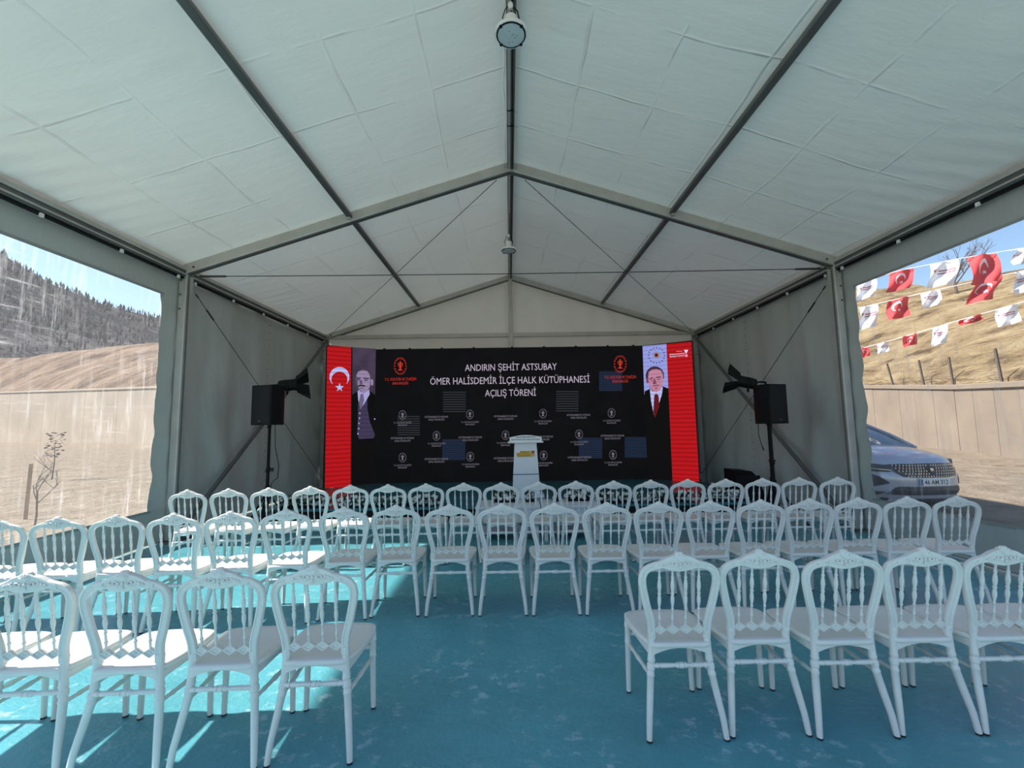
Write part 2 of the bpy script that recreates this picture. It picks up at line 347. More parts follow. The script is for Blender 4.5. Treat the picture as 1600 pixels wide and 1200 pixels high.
# ---- aluminium frame
fr = thing('tent_frame', 'grey aluminium frame of the tent, with rafters, purlins, posts and braces', 'frame')
for y in FY[OPEN:]:
    for s in (-1, 1):
        th = 0.165 if y == FY[2] else 0.15
        nrm = Vector((s*SL, 0, 1)).normalized()
        lo = Vector((s*5.02, y+0.05, ZE-SL*0.12)); hi = Vector((0, y+0.05, ZR))
        r = MB().bar(lo+nrm*th/2, hi+nrm*th/2, 0.10, th-0.02, up=nrm).build('rafter', 'alu', fr)
        g = MB().bar(lo+nrm*0.003, hi+nrm*0.003, 0.075, 0.02, up=nrm); g.build('keder_rail', 'alu_dark', r)
        p = MB(); p.bar((s*4.955, y+0.08, 0.0), (s*4.955, y+0.08, ZE+0.06), 0.11, 0.15, up=Vector((0, 1, 0)), chamfer=0.06).build('post', 'alu', fr)
        if y > 5:
            g = MB(); g.bar((s*4.893, y+0.05, 0.0), (s*4.893, y+0.05, ZE-0.05), 0.012, 0.02, up=Vector((0, 1, 0))); g.build('post_groove', 'alu_dark', fr)
        b = MB().box((s*4.955, y+0.08, 0.012), (0.3, 0.36, 0.024)); [b.lathe((s*4.955+i*0.11, y+0.08+j*0.14, 0.02), [(0.012, 0), (0.012, 0.02), (0.008, 0.024)], 6) for i in (-1, 1) for j in (-1, 1)]
        b.build('base_plate', 'alu_dark', fr)
        k = MB()
        for q in range(3): k.lathe((s*4.975, y+0.0, ZE-0.10-q*0.22), [(0.013, 0), (0.013, 0.008), (0.007, 0.014)], 8, (0, -1, 0))
        k.lathe((s*4.80, y-0.002, ZE+0.10), [(0.016, 0), (0.016, 0.008), (0.008, 0.014)], 8, (0, -1, 0))
        k.build('bolt', 'steel', fr)
    # ridge joint
    j = MB(); j.box((0, y+0.05, ZR+0.075), (0.10, 0.115, 0.16)); [j.lathe((i*0.09, y-0.01, ZR+0.06+q*0.04-abs(i)*0.02), [(0.012, 0), (0.012, 0.01)], 6, (0, -1, 0)) for i in (-1, 1) for q in (0, 1)]
    j.build('ridge_joint', 'alu', fr)
for b in range(OPEN, 3):
    y0, y1 = FY[b]+0.10, FY[b+1]
    r = MB().bar((0, y0, ZR+0.075), (0, y1, ZR+0.075), 0.10, 0.09).build('ridge_purlin', 'alu_dark', fr)
    g = MB().bar((-0.02, y0, ZR+0.028), (-0.02, y1, ZR+0.028), 0.035, 0.012); g.build('keder_rail', 'alu', r)
    c = MB().tube([(0.022+0.006*math.sin(t*9), y0+(y1-y0)*t, ZR+0.022-0.008*math.sin(t*31)**2) for t in [i/40 for i in range(41)]], 0.006, 6); c.build('power_cable', 'black', r)
    if b == 1:
        z = MB(); [z.box((-0.005, 5.05+q*0.28, ZR+0.03), (0.085, 0.008, 0.035)) for q in (0, 1)]
        z.tube([(0.04, 5.05, ZR+.02), (0.08, 5.02, ZR-.03)], 0.0015, 5); z.tube([(0.04, 5.33, ZR+.02), (0.09, 5.30, ZR-.02)], 0.0015, 5); z.build('cable_tie', 'black', r)
    for s in (-1, 1):
        zc = zroof(2.475)-0.068; nrm = Vector((s*SL, 0, 1)).normalized()
        p = MB().bar((s*2.475, y0, zc), (s*2.475, y1, zc), 0.075, 0.085, up=nrm).build('purlin', 'alu_dark', fr)
        e = MB(); e.box((s*2.475, y1-0.02, zc-0.05), (0.05, 0.05, 0.05)); e.lathe((s*2.475, y1-0.045, zc-0.05), [(0.012, 0), (0.012, 0.012)], 6, (0, -1, 0)); e.build('purlin_bracket', 'alu', p)
        ev = MB().bar((s*4.965, y0, 3.955), (s*4.965, y1, 3.955), 0.11, 0.15).build('eave_beam', 'alu_dark', fr)
        q = MB().bar((s*4.90, y0, 4.0), (s*4.90, y1, 4.0), 0.012, 0.055); q.bar((s*4.905, y0, 3.915), (s*4.905, y1, 3.915), 0.008, 0.02); q.build('eave_profile', 'alu', ev)
        rl = MB().bar((s*4.955, y0, 3.862), (s*4.955, y1, 3.862), 0.05, 0.022).build('curtain_rail', 'black', fr)
        for c in range(6):
            cy = y0+0.12+(y1-y0-0.24)*c/5
            MB().box((s*4.925, cy, 3.845), (0.022, 0.036, 0.042)).build('rail_clip', 'clip', rl)
# gable beam, king post
g = MB(); g.bar((-4.9, 11.36, 3.98), (-0.06, 11.36, 3.98), 0.07, 0.10, chamfer=.06).build('gable_beam', 'alu', fr)
g = MB(); g.bar((0.06, 11.36, 3.98), (4.9, 11.36, 3.98), 0.07, 0.10, chamfer=.06).build('gable_beam', 'alu', fr)
g = MB(); g.bar((0, 11.36, 0), (0, 11.36, ZR+.02), 0.10, 0.10, up=Vector((0, 1, 0)), chamfer=.06).build('king_post', 'alu', fr)
# braces and cables
for s in (-1, 1):
    MB().tube([(s*4.86, 6.40, 0.12), (s*4.86, 11.22, 3.86)], 0.034, 10).build('brace_tube', 'alu_dark', fr)
    c = MB().tube([(s*4.85, 6.44, 3.66), (s*4.85, 11.2, 0.24)], 0.006, 6).build('bracing_cable', 'steel', fr)
    d = Vector((0, 11.2-6.44, 0.24-3.66)).normalized(); p0 = Vector((s*4.85, 6.44, 3.66))
    t = MB().tube([p0+d*0.30, p0+d*0.33, p0+d*0.52, p0+d*0.55], [0.004, 0.014, 0.014, 0.004], 6); t.build('turnbuckle', 'steel', c); MB().tube([p0+d*0.02, p0+d*0.08], 0.012, 6).build('cable_shackle', 'steel', c)
    MB().box((s*4.82, 11.15, 0.20), (0.10, 0.12, 0.14)).build('anchor_bracket', 'bolt', fr)
    MB().tube([(s*0.22, 6.42, ZR-0.08), (s*4.86, 11.28, 3.98)], 0.006, 6).build('bracing_cable', 'steel', fr)
    MB().box((s*4.86, 11.26, 3.90), (0.08, 0.06, 0.08)).build('corner_bracket', 'bolt', fr)
tc = MB().tube([(-4.9, 6.36, 3.90), (-2.5, 6.36, 3.886), (0, 6.36, 3.88), (2.5, 6.36, 3.886), (4.9, 6.36, 3.90)], 0.0065, 6).build('tie_cable', 'steel', fr)
for s in (-1, 1): MB().tube([(s*4.75, 6.36, 3.90), (s*4.72, 6.36, 3.90), (s*4.35, 6.36, 3.896), (s*4.32, 6.36, 3.896)], [0.005, 0.016, 0.016, 0.005], 6).build('turnbuckle', 'steel', tc)

# ================================================================== STAGE
SZ = 0.24; SY0 = 7.32; SXH = 4.05
st = thing('stage', 'low stage platform with dark teal carpet and black front skirt', 'stage', (0, SY0, 0))
MB().box((0, 1.97, SZ-0.02), (2*SXH, 3.94, 0.04)).build('deck', 'stage', st)
def skirt(u, v): return (-SXH+0.005+(2*SXH-0.01)*u, 0.02+0.006*math.sin(u*260), (SZ-0.04)*v)
MB().grid(skirt, 260, 2).build('skirt', 'blackcloth', st)
for s in (-1, 1): MB().box((s*(SXH-0.02), 2.0, SZ/2-0.02), (0.02, 3.8, SZ-0.04)).build('side_skirt', 'blackcloth', st)

# ================================================================== LED SCREEN
YS = 10.40; XL, XR_ = at(587, 545, YS).x, at(1003, 541, YS).x; ZT, ZB = 3.47, SZ+0.002
LO = Vector((at(511, 540, 9.76).x, 9.76, 0)); RO = Vector((at(1081, 533.5, 9.80).x, 9.80, 0))
MT['led_black'] = emat('screen_black', srgb(13, 13, 15), 1.0, mott=0.15)
MT['led_red'] = emat('screen_red', srgb(186, 22, 28), 1.0, 0.30, 3.2)
MT['led_lilac'] = emat('screen_lilac', srgb(186, 190, 240), 1.0, 0.22, 3.2)
MT['led_skyblue'] = emat('screen_skyblue', srgb(150, 158, 226), 1.0, 0.15, 3.2)
MT['led_title'] = emat('screen_title', srgb(184, 172, 190))
MT['led_small'] = emat('screen_small', srgb(120, 116, 128))
MT['led_emred'] = emat('screen_emblem_red', srgb(196, 52, 40))
MT['led_grey'] = emat('screen_grey_lines', srgb(47, 49, 54))
MT['led_blue'] = emat('screen_blue', srgb(31, 42, 62), 1.0, 0.35, 6)
MT['led_mauve'] = emat('screen_mauve', srgb(62, 52, 70), 1.0, mott=0.35)
MT['led_skin1'] = emat('screen_skin_cool', srgb(150, 132, 166), 1.0, 0.15, 3.2)
MT['led_skin1s'] = emat('screen_skin_cool_low', srgb(96, 82, 108), 1.0, 0.1, 3.2)
MT['led_hair1'] = emat('screen_hair_grey', srgb(78, 72, 84))
MT['led_dark'] = emat('screen_dark', srgb(30, 26, 32))
MT['led_suit'] = emat('screen_suit', srgb(14, 13, 14))
MT['led_vest'] = emat('screen_vest', srgb(66, 58, 86), 1.0, 0.2, 3.2)
MT['led_collar'] = emat('screen_collar', srgb(168, 160, 212))
MT['led_tie1'] = emat('screen_tie_grey', srgb(104, 98, 124))
MT['led_skin2'] = emat('screen_skin_warm', srgb(192, 132, 158), 1.0, 0.15, 3.2)
MT['led_skin2s'] = emat('screen_skin_warm_low', srgb(122, 68, 92))
MT['led_hair2'] = emat('screen_hair_dark', srgb(62, 44, 58))
MT['led_tie2'] = emat('screen_tie_maroon', srgb(92, 22, 28))
MT['led_white'] = emat('screen_white', srgb(232, 214, 240))
MT['led_gold'] = emat('screen_gold', srgb(150, 110, 60))
MT['led_pink'] = emat('screen_pink', srgb(240, 150, 190))
ls = thing('led_screen', 'large black video wall with red side wings showing the ceremony title', 'screen', (0, YS, SZ))
def worldkid(o, parent):                                # keep world placement under a moved parent
    o.matrix_parent_inverse = Matrix.Translation(-parent.location) ; return o
def panel(a, b, name):
    a = Vector((a.x, a.y, 0)); b = Vector((b.x, b.y, 0)); t = (b-a).normalized(); back_ = Vector((-t.y, t.x, 0))
    m = MB(); o = a+Vector((0, 0, ZB))
    m.add([a+Vector((0, 0, ZB)), b+Vector((0, 0, ZB)), b+Vector((0, 0, ZT)), a+Vector((0, 0, ZT))]+[p+back_*0.09+Vector((0, 0, z)) for z, p in ((ZB, a), (ZB, b), (ZT, b), (ZT, a))],
          [(0, 1, 2, 3), (5, 4, 7, 6), (4, 0, 3, 7), (1, 5, 6, 2), (3, 2, 6, 7), (4, 5, 1, 0)])
    return worldkid(m.build(name, 'led_black', ls, smooth=False), ls), a, -back_, t
CP, c0, cn, ct = panel(Vector((XL, YS, 0)), Vector((XR_, YS, 0)), 'screen_panel')
LP, l0, ln, lt = panel(LO, Vector((XL, YS, 0)), 'screen_wing')
RP, r0, rn, rtv = panel(Vector((XR_, YS, 0)), RO, 'screen_wing')
ZUP = Vector((0, 0, 1))
def shape(polys, m, par, p, n, off, name):
    """flat printed shapes on one screen face; each outline given as measured directions, laid on the face itself"""
    b = MB()
    for poly in polys:
        vs = [atplane(u, v, p, n)+n*off for u, v in poly]
        b.add(vs, [tuple(range(len(vs)))])
    o = b.build(name, m, par, smooth=False)
    for pl in o.data.polygons:
        pass
    return o
def ellp(cx, cy, rx, ry, n=24, a0=0, a1=2*PI): return [(cx+rx*math.cos(a0+(a1-a0)*k/n), cy+ry*math.sin(a0+(a1-a0)*k/n)) for k in range(n)]
def starp(cx, cy, r, n=5, q=0.40, rot=-PI/2): return [(cx+(r if k % 2 == 0 else r*q)*math.cos(rot+PI*k/n), cy+(r if k % 2 == 0 else r*q)*math.sin(rot+PI*k/n)) for k in range(2*n)]
def crescent(cx, cy, R, r, d, n=26, ang=PI/2):
    """crescent opening along direction ang (image axes)"""
    dx, dy = math.cos(ang), math.sin(ang); a = (R*R-r*r+d*d)/(2*d); h = math.sqrt(max(0, R*R-a*a))
    A = math.atan2(h, a); B = math.atan2(h, a-d); pts = []
    for k in range(n+1):
        t = A+(2*PI-2*A)*k/n; pts.append((cx+R*math.cos(ang+t), cy+R*math.sin(ang+t)))
    for k in range(1, n):
        t = -B-(2*PI-2*B)*k/n; pts.append((cx+d*dx+r*math.cos(ang+t), cy+d*dy+r*math.sin(ang+t)))
    return pts
def quads(c):  # crescent as strip of quads (concave outlines shade cleanly)
    n = len(c); h = n//2; out = []
    for k in range(h-1):
        a, b = c[k], c[k+1]; d, e = c[(n-k) % n], c[n-k-1]
        out.append([a, b, e, d])
    return out
# --- left wing: flag and portrait
shape([[(511.3, 540.8), (548.8, 542.2), (547.8, 759), (507.4, 763)]], 'led_red', LP, l0, ln, 0.002, 'flag_field')
shape(quads(crescent(530.3, 589, 15.6, 12.6, 4.3)), 'led_lilac', LP, l0, ln, 0.004, 'flag_crescent')
sp = starp(530.5, 605.5, 7.2); shape([[sp[k], sp[(k+1) % 10], (530.5, 605.5)] for k in range(10)], 'led_lilac', LP, l0, ln, 0.004, 'flag_star')
def L4(*pts): return [(480+x/6.664, 520+y/6.664) for x, y in pts]
pl_ = shape([L4((471, 150), (717, 166), (717, 700), (468, 700))], 'led_mauve', LP, l0, ln, 0.002, 'portrait_backdrop')
pk = lambda polys, m, k, nm: shape(polys, m, LP, l0, ln, 0.002+0.0012*k, nm)
pk([L4((466, 645), (520, 612), (590, 640), (648, 600), (716, 655), (717, 1590), (452, 1590))], 'led_suit', 1, 'portrait_suit')
pk([L4((530, 690), (560, 790), (628, 690), (625, 780), (650, 920), (706, 1068), (690, 1098), (540, 1106), (519, 1060), (527, 900))], 'led_vest', 2, 'portrait_waistcoat')
pk([L4((524, 612), (540, 590), (585, 628), (646, 592), (650, 640), (600, 730), (560, 785), (530, 700))], 'led_collar', 3, 'portrait_shirt')
pk([L4((556, 636), (582, 636), (592, 700), (572, 772), (552, 800), (538, 720))], 'led_tie1', 4, 'portrait_tie')
pk([ellp(480+583/6.664, 520+488/6.664, 84/6.664, 108/6.664, 30)], 'led_hair1', 3, 'portrait_hair')
pk([ellp(480+674/6.664, 520+516/6.664, 15/6.664, 34/6.664, 14)], 'led_skin1', 4, 'portrait_ear')
pk([L4((512, 440), (530, 405), (575, 392), (625, 400), (650, 440), (656, 500), (652, 560), (630, 600), (590, 622), (560, 618), (530, 585), (515, 530))], 'led_skin1', 5, 'portrait_face')
pk([L4((512, 440), (522, 470), (530, 560), (550, 600), (575, 620), (556, 617), (530, 585), (514, 530))], 'led_skin1s', 6, 'portrait_face_side')
pk([L4((518, 470), (556, 464), (558, 474), (520, 482)), L4((582, 466), (640, 472), (640, 484), (584, 476)), L4((522, 486), (550, 484), (550, 494), (524, 496)), L4((590, 486), (628, 490), (626, 500), (592, 497)),
    L4((528, 548), (560, 540), (600, 548), (606, 562), (560, 556), (528, 562))], 'led_dark', 7, 'portrait_features')
pk([L4((548, 490), (568, 490), (576, 535), (552, 540), (544, 530)), L4((540, 572), (590, 572), (584, 582), (546, 582))], 'led_skin1s', 6, 'portrait_nose')
pk([ellp(480+x/6.664, 520+y/6.664, 1.1, 1.3, 10) for x, y in ((546, 838), (544, 890), (539, 943), (535, 997), (528, 1050), (702, 898))], 'led_collar', 5, 'portrait_buttons')
# --- right wing
pr_ = lambda polys, m, k, nm: shape(polys, m, RP, r0, rn, 0.002+0.0012*k, nm)
def R5(*pts): return [(980+x/7.5, 520+y/7.5) for x, y in pts]
pr_([R5((180, 156), (459, 131), (484, 720), (200, 720))], 'led_skyblue', 0, 'portrait_backdrop')
pr_([R5((459, 131), (752, 104), (845, 1742), (532, 1748))], 'led_red', 0, 'red_field')
pr_([R5((203, 688), (268, 655), (335, 720), (415, 628), (484, 652), (530, 1748), (250, 1740))], 'led_suit', 1, 'portrait_suit')
pr_([R5((266, 662), (300, 640), (400, 640), (418, 640), (408, 720), (370, 840), (312, 960), (280, 800))], 'led_lilac', 2, 'portrait_shirt')
pr_([R5((318, 728), (345, 712), (368, 736), (378, 860), (325, 1004), (306, 930))], 'led_tie2', 3, 'portrait_tie')
pr_([ellp(980+325/7.5, 520+505/7.5, 108/7.5, 112/7.5, 30)], 'led_hair2', 2, 'portrait_hair')
pr_([R5((246, 520), (252, 460), (290, 432), (345, 425), (395, 440), (420, 490), (424, 560), (415, 620), (385, 670), (345, 698), (310, 690), (275, 650), (255, 590))], 'led_skin2', 4, 'portrait_face')
pr_([ellp(980+238/7.5, 520+560/7.5, 2.2, 4.2, 12)], 'led_skin2s', 3, 'portrait_ear')
pr_([R5((262, 540), (300, 518), (305, 526), (265, 550)), R5((340, 520), (392, 510), (396, 520), (342, 530)), R5((275, 556), (302, 548), (302, 556), (277, 564)), R5((350, 546), (388, 540), (388, 548), (352, 554))], 'led_dark', 6, 'portrait_brows')
pr_([R5((312, 540), (328, 540), (345, 600), (300, 604)), R5((302, 616), (370, 606), (376, 618), (304, 628)), R5((318, 646), (362, 640), (356, 652), (324, 656)), R5((255, 590), (270, 640), (310, 685), (300, 690), (268, 650))], 'led_skin2s', 5, 'portrait_features')
pr_([starp(980+342/7.5, 520+262/7.5, 52/7.5, 16, 0.42)], 'led_gold', 1, 'sun_emblem'); pr_([ellp(980+342/7.5, 520+262/7.5, 2.6, 2.6, 14)], 'led_tie2', 2, 'sun_emblem_disc')
pr_([starp(980+(345+93*math.cos(a))/7.5, 520+(265+90*math.sin(a))/7.5, 1.6, 5, 0.45) for a in [2*PI*k/16 for k in range(16)]], 'led_vest', 1, 'star_ring')
pr_([[(1068.6, 546.8), (1075.4, 546.6), (1072.2, 553)]], 'led_white', 2, 'logo_triangle')
def wing_text(body, u, v, wpx, hpx, m, par, p, n, t, bold=0.012, k=2):
    c = atplane(u, v, p, n)+n*(0.002+0.0012*k); a = atplane(u-wpx/2, v, p, n); b = atplane(u+wpx/2, v, p, n); e = atplane(u, v-hpx/2, p, n); f = atplane(u, v+hpx/2, p, n)
    return put_text('screen_text', body, m, c, t, ZUP, (b-a).length, (e-f).length, par, bold)
rectp_ = lambda a, b, c, d: [(a, b), (c, b), (c, d), (a, d)]
wing_text('Kahramanmaraş', 1058, 553.2, 23, 2.8, 'led_white', RP, r0, rn, rtv); wing_text('Büyükşehir Belediyesi', 1058, 556.6, 23, 2.8, 'led_white', RP, r0, rn, rtv)
shape([rectp_(1057+2.4*k, 548.6-0.1*k, 1058.6+2.4*k, 549.6-0.1*k) for k in range(4)], 'led_pink', RP, r0, rn, 0.0044, 'logo_fine_print')
shape([ellp(1072.5, 555.6, 2.2, 2.2, 12)], 'led_pink', RP, r0, rn, 0.0044, 'logo_roundel')
# --- centre
sc = lambda polys, m, k, nm: shape(polys, m, CP, c0, cn, 0.002+0.0012*k, nm)
def rectp(a, b, c, d): return [(a, b), (c, b), (c, d), (a, d)]
def lines(a, b, c, d, n): return [rectp(a, b+(d-b)*k/n, c, b+(d-b)*(k+0.45)/n) for k in range(n)]
for q in ((691, 686, 727, 719), (904.5, 684, 941, 716), (976, 683, 1011, 715)): sc([rectp(*q)], 'led_blue', 0, 'blue_block')
sc([rectp(936, 580, 972, 611)], 'led_blue', 0, 'blue_block')
for q in ((621, 650, 656, 682), (692, 612, 728, 646), (869, 611, 904, 645)): sc(lines(*q, 9), 'led_grey', 0, 'line_block')
def ctext(body, u, v, wpx, hpx, m, bold=0.012): 
    return wing_text(body, u, v, wpx, hpx, m, CP, c0, cn, ct, bold)
ctext('ANDIRIN ŞEHİT ASTSUBAY', 798.3, 573.3, 143.5, 17.0, 'led_title', 0.0)
ctext('ÖMER HALİSDEMİR İLÇE HALK KÜTÜPHANESİ', 796.8, 593.6, 249, 17.0, 'led_title', 0.0)
ctext('AÇILIŞ TÖRENİ', 797.6, 613.4, 79.5, 17.0, 'led_title', 0.0)
def emblem(u, v, w_, h_, m):
    b = []
    for k in range(16):
        a = 2*PI*k/16; b.append(starp(u+w_*0.43*math.cos(a), v+h_*0.44*math.sin(a), w_*0.062, 5, 0.5))
    for a0 in range(4): b += quads([(u+w_*0.5*math.cos(t), v+h_*0.5*math.sin(t)) for t in [a0*PI/2+0.05+1.47*k/8 for k in range(9)]]+[(u+w_*0.485*math.cos(t), v+h_*0.485*math.sin(t)) for t in [a0*PI/2+1.52-1.47*k/8 for k in range(9)]])
    b.append(ellp(u, v-h_*0.13, w_*0.10, h_*0.10, 10)); b.append(ellp(u, v+h_*0.02, w_*0.14, h_*0.055, 10)); b.append(ellp(u, v-h_*0.25, w_*0.045, h_*0.045, 8))
    b.append([(u-w_*.05, v), (u+w_*.05, v), (u+w_*.07, v+h_*.2), (u-w_*.07, v+h_*.2)]); b.append(rectp(u-w_*.17, v+h_*.2, u+w_*.17, v+h_*.26))
    b.append(ellp(u-w_*0.16, v-h_*0.1, w_*0.03, h_*0.10, 8)); b.append(ellp(u+w_*0.16, v-h_*0.1, w_*0.03, h_*0.10, 8))
    return sc(b, m, 1, 'emblem')
for u, v in ((625.5, 572), (969, 568.8)):
    emblem(u, v, 20, 27, 'led_emred'); ctext('T.C. KÜLTÜR VE TURİZM', u+0.2, v+19.8, 49, 5.6, 'led_emred', 0.0); ctext('BAKANLIĞI', u+0.2, v+26.2, 24, 5.4, 'led_emred', 0.0)
for u, v in ((629, 648.5), (734.3, 647.5), (848.4, 646.2), (955.5, 645.2), (682, 681), (789.8, 680), (904.7, 678.6), (629, 715), (734.8, 713.5), (849.5, 711.5), (957.8, 710.6)):
    emblem(u, v, 12, 15, 'led_small'); ctext('T.C. KÜLTÜR VE TURİZM', u, v+11.6, 27.5, 3.4, 'led_small', 0.0); ctext('BAKANLIĞI', u, v+15.2, 14, 3.4, 'led_small', 0.0)
for u, v in ((682, 651), (790, 650), (904, 648), (629, 684.2), (735, 683), (846, 682), (957, 680.4), (682, 716.8), (790, 715.5), (905.5, 714.2)):
    ctext('KÜTÜPHANELER VE YAYINLAR', u, v, 36.5, 3.7, 'led_small', 0.0); ctext('GENEL MÜDÜRLÜĞÜ', u, v+4.2, 25, 3.7, 'led_small', 0.0)
for par in (CP, LP, RP):
    for o in bpy.data.objects:
        if o.parent == par: o.matrix_parent_inverse = Matrix.Identity(4)
# steel lugs on the top edge
b = MB()
for u in (600, 640, 690, 740, 800, 850, 900, 950, 990): q = at(u, 545, YS); b.box((q.x, YS+0.03, ZT+0.012), (0.05, 0.04, 0.024))
worldkid(b.build('lifting_lug', 'black', ls), ls)

# ================================================================== LECTERN
lx, ly = at(822, 757, 8.25).x, 8.3
le = thing('lectern', 'white lectern with a curved sign board and gold badge on the stage', 'lectern', (lx, ly, SZ))
H = 1.02
b = MB(); ws = [(0.265, 0.0), (0.262, 0.03), (0.205, H)]
b.add([(x*sx, y, z) for x, z in ((0.26, 0.05), (0.205, H)) for sx, y in ((-1, -0.15), (1, -0.15), (1, 0.15), (-1, 0.15))], [(0, 1, 2, 3), (4, 7, 6, 5), (0, 4, 5, 1), (1, 5, 6, 2), (2, 6, 7, 3), (3, 7, 4, 0)])
b.build('body', 'white', le, smooth=False)
MB().box((0.02, 0, 0.025), (0.62, 0.42, 0.05)).build('plinth', 'white', le, smooth=False)
tp = [(-0.30, 0.0), (0.30, 0.0), (0.30, 0.085)]+[(0.30-0.60*k/12, 0.085+0.042*math.sin(PI*k/12)) for k in range(1, 12)]+[(-0.30, 0.085)]
MB().prism(tp, (0, -0.20, H+0.005), (1, 0, 0), (0, 0, 1), 0.02).build('sign_board', 'white_matt', le, smooth=False)
MB().box((0, -0.05, H), (0.66, 0.36, 0.025)).build('top', 'white', le, smooth=False)
MT['lectern_blue'] = mat('lettering_blue_grey', (0.05, 0.13, 0.20, 1), 0.5, var=0.05); MT['gold'] = mat('gold_badge', (0.55, 0.36, 0.08, 1), 0.28, 0.85, var=0.15, vscale=20); MT['badge_dark'] = mat('badge_lettering', (0.05, 0.035, 0.01, 1), 0.5, var=0.05); MT['badge_red'] = mat('badge_red', (0.25, 0.02, 0.01, 1), 0.4, var=0.05)
put_text('sign_lettering', 'KAHRAMANMARAŞ', 'lectern_blue', (0, -0.2225, H+0.093), (1, 0, 0), (0, 0, 1), 0.36, 0.034, le, 0.02)
put_text('sign_lettering', 'BÜYÜKŞEHİR BELEDİYESİ', 'lectern_blue', (0, -0.2225, H+0.048), (1, 0, 0), (0, 0, 1), 0.53, 0.038, le, 0.02)
MB().box((0, -0.152, 0.42), (0.49, 0.006, 0.014)).build('stripe', 'lectern_blue', le, smooth=False)
bd = MB(); bd.box((-0.03, -0.158, 0.80), (0.29, 0.016, 0.035)); bd.box((-0.035, -0.158, 0.765), (0.27, 0.016, 0.035)); bd.box((-0.01, -0.158, 0.835), (0.20, 0.016, 0.035)); bd.lathe((0.135, -0.150, 0.775), [(0.03, 0), (0.03, 0.016)], 16, (0, -1, 0)); bg_ = bd.build('badge', 'gold', le, smooth=False)
MB().prism([(-0.035, 0.03), (0.0, -0.03), (0.035, 0.03)], (0.135, -0.166, 0.825), (1, 0, 0), (0, 0, 1), 0.008).build('badge_triangle', 'badge_red', bg_, smooth=False)
for tx, wd, z in (('Kahramanmaraş', 0.26, 0.801), ('Büyükşehir Belediyesi', 0.26, 0.766)): put_text('badge_lettering', tx, 'badge_dark', (-0.03, -0.1675, z), (1, 0, 0), (0, 0, 1), wd, 0.024, bg_, 0.02)
for k in range(4): MB().box((-0.08+0.045*k, -0.167, 0.836), (0.03, 0.002, 0.016)).build('badge_fine_print', 'badge_dark', bg_, smooth=False)

# ================================================================== SPEAKERS, SPOTS
def tripod(name, label, loc, h, spread=0.40, rz=0.0, red=False):
    t = thing(name, label, 'stand', loc, rz)
    MB().tube([(0, 0, 0.12), (0, 0, 0.62), (0, 0, h)], [0.022, 0.022, 0.018], 10).build('pole', 'black', t)
    c = MB(); c.lathe((0, 0, 0.58), [(0.03, 0), (0.036, 0.02), (0.036, 0.07), (0.028, 0.09)], 12); c.lathe((0, 0, 0.90), [(0.026, 0), (0.032, 0.01), (0.032, 0.05), (0.026, 0.06)], 12); c.tube([(0.03, 0, 0.93), (0.08, 0, 0.93)], [0.008, 0.014], 8); c.build('collar', 'black', t)
    if red: MB().box((0.05, -0.03, 0.60), (0.03, 0.02, 0.05)).build('clamp', 'red_plastic', t)
    for k in range(3):
        a = 2*PI*k/3+0.5; dx, dy = math.cos(a), math.sin(a)
        lg = MB().tube([(0.03*dx, 0.03*dy, 0.56), (spread*dx, spread*dy, 0.015)], 0.013, 8).build('leg', 'black', t)
        MB().tube([(spread*0.55*dx, spread*0.55*dy, 0.27), (0.02*dx, 0.02*dy, 0.20)], 0.008, 6).build('strut', 'black', lg)
        MB().tube([(spread*0.97*dx, spread*0.97*dy, 0.03), (spread*1.05*dx, spread*1.05*dy, 0.0)], 0.018, 8).build('foot', 'rubber', lg)
    return t
def speaker(label, loc, rz, h=0.62, w_=0.38, d=0.34):
    t = thing('loudspeaker', label, 'speaker', loc, rz)
    pr = [(-w_/2, -d/2), (w_/2, -d/2), (w_/2, d*0.1), (w_*0.30, d/2), (-w_*0.30, d/2), (-w_/2, d*0.1)]
    b = MB(); b.add([(x, y, z) for z in (0, h) for x, y in pr], [(5, 4, 3, 2, 1, 0), (6, 7, 8, 9, 10, 11)]+[(i, (i+1) % 6, 6+(i+1) % 6, 6+i) for i in range(6)]); b.build('cabinet', 'black', t, smooth=False)
    gr = MB().grid(lambda u, v: (-w_/2+0.02+(w_-0.04)*u, -d/2-0.006-0.022*math.sin(PI*u), 0.02+(h-0.04)*v), 16, 2).build('grille', 'blackcloth', t)
    MB().box((0, -d/2-0.030, 0.06), (0.06, 0.004, 0.025)).build('badge', 'steel', gr)
    k = MB(); [k.lathe((-w_/2, 0, z), [(0.016, 0), (0.016, 0.02), (0.01, 0.026)], 8, (-1, 0, 0)) for z in (0.05, h*0.55, h-0.06)]; k.build('bolt', 'black', t)
    MB().lathe((0, 0, -0.05), [(0.03, 0), (0.03, 0.05)], 12).build('pole_socket', 'black', t); return t
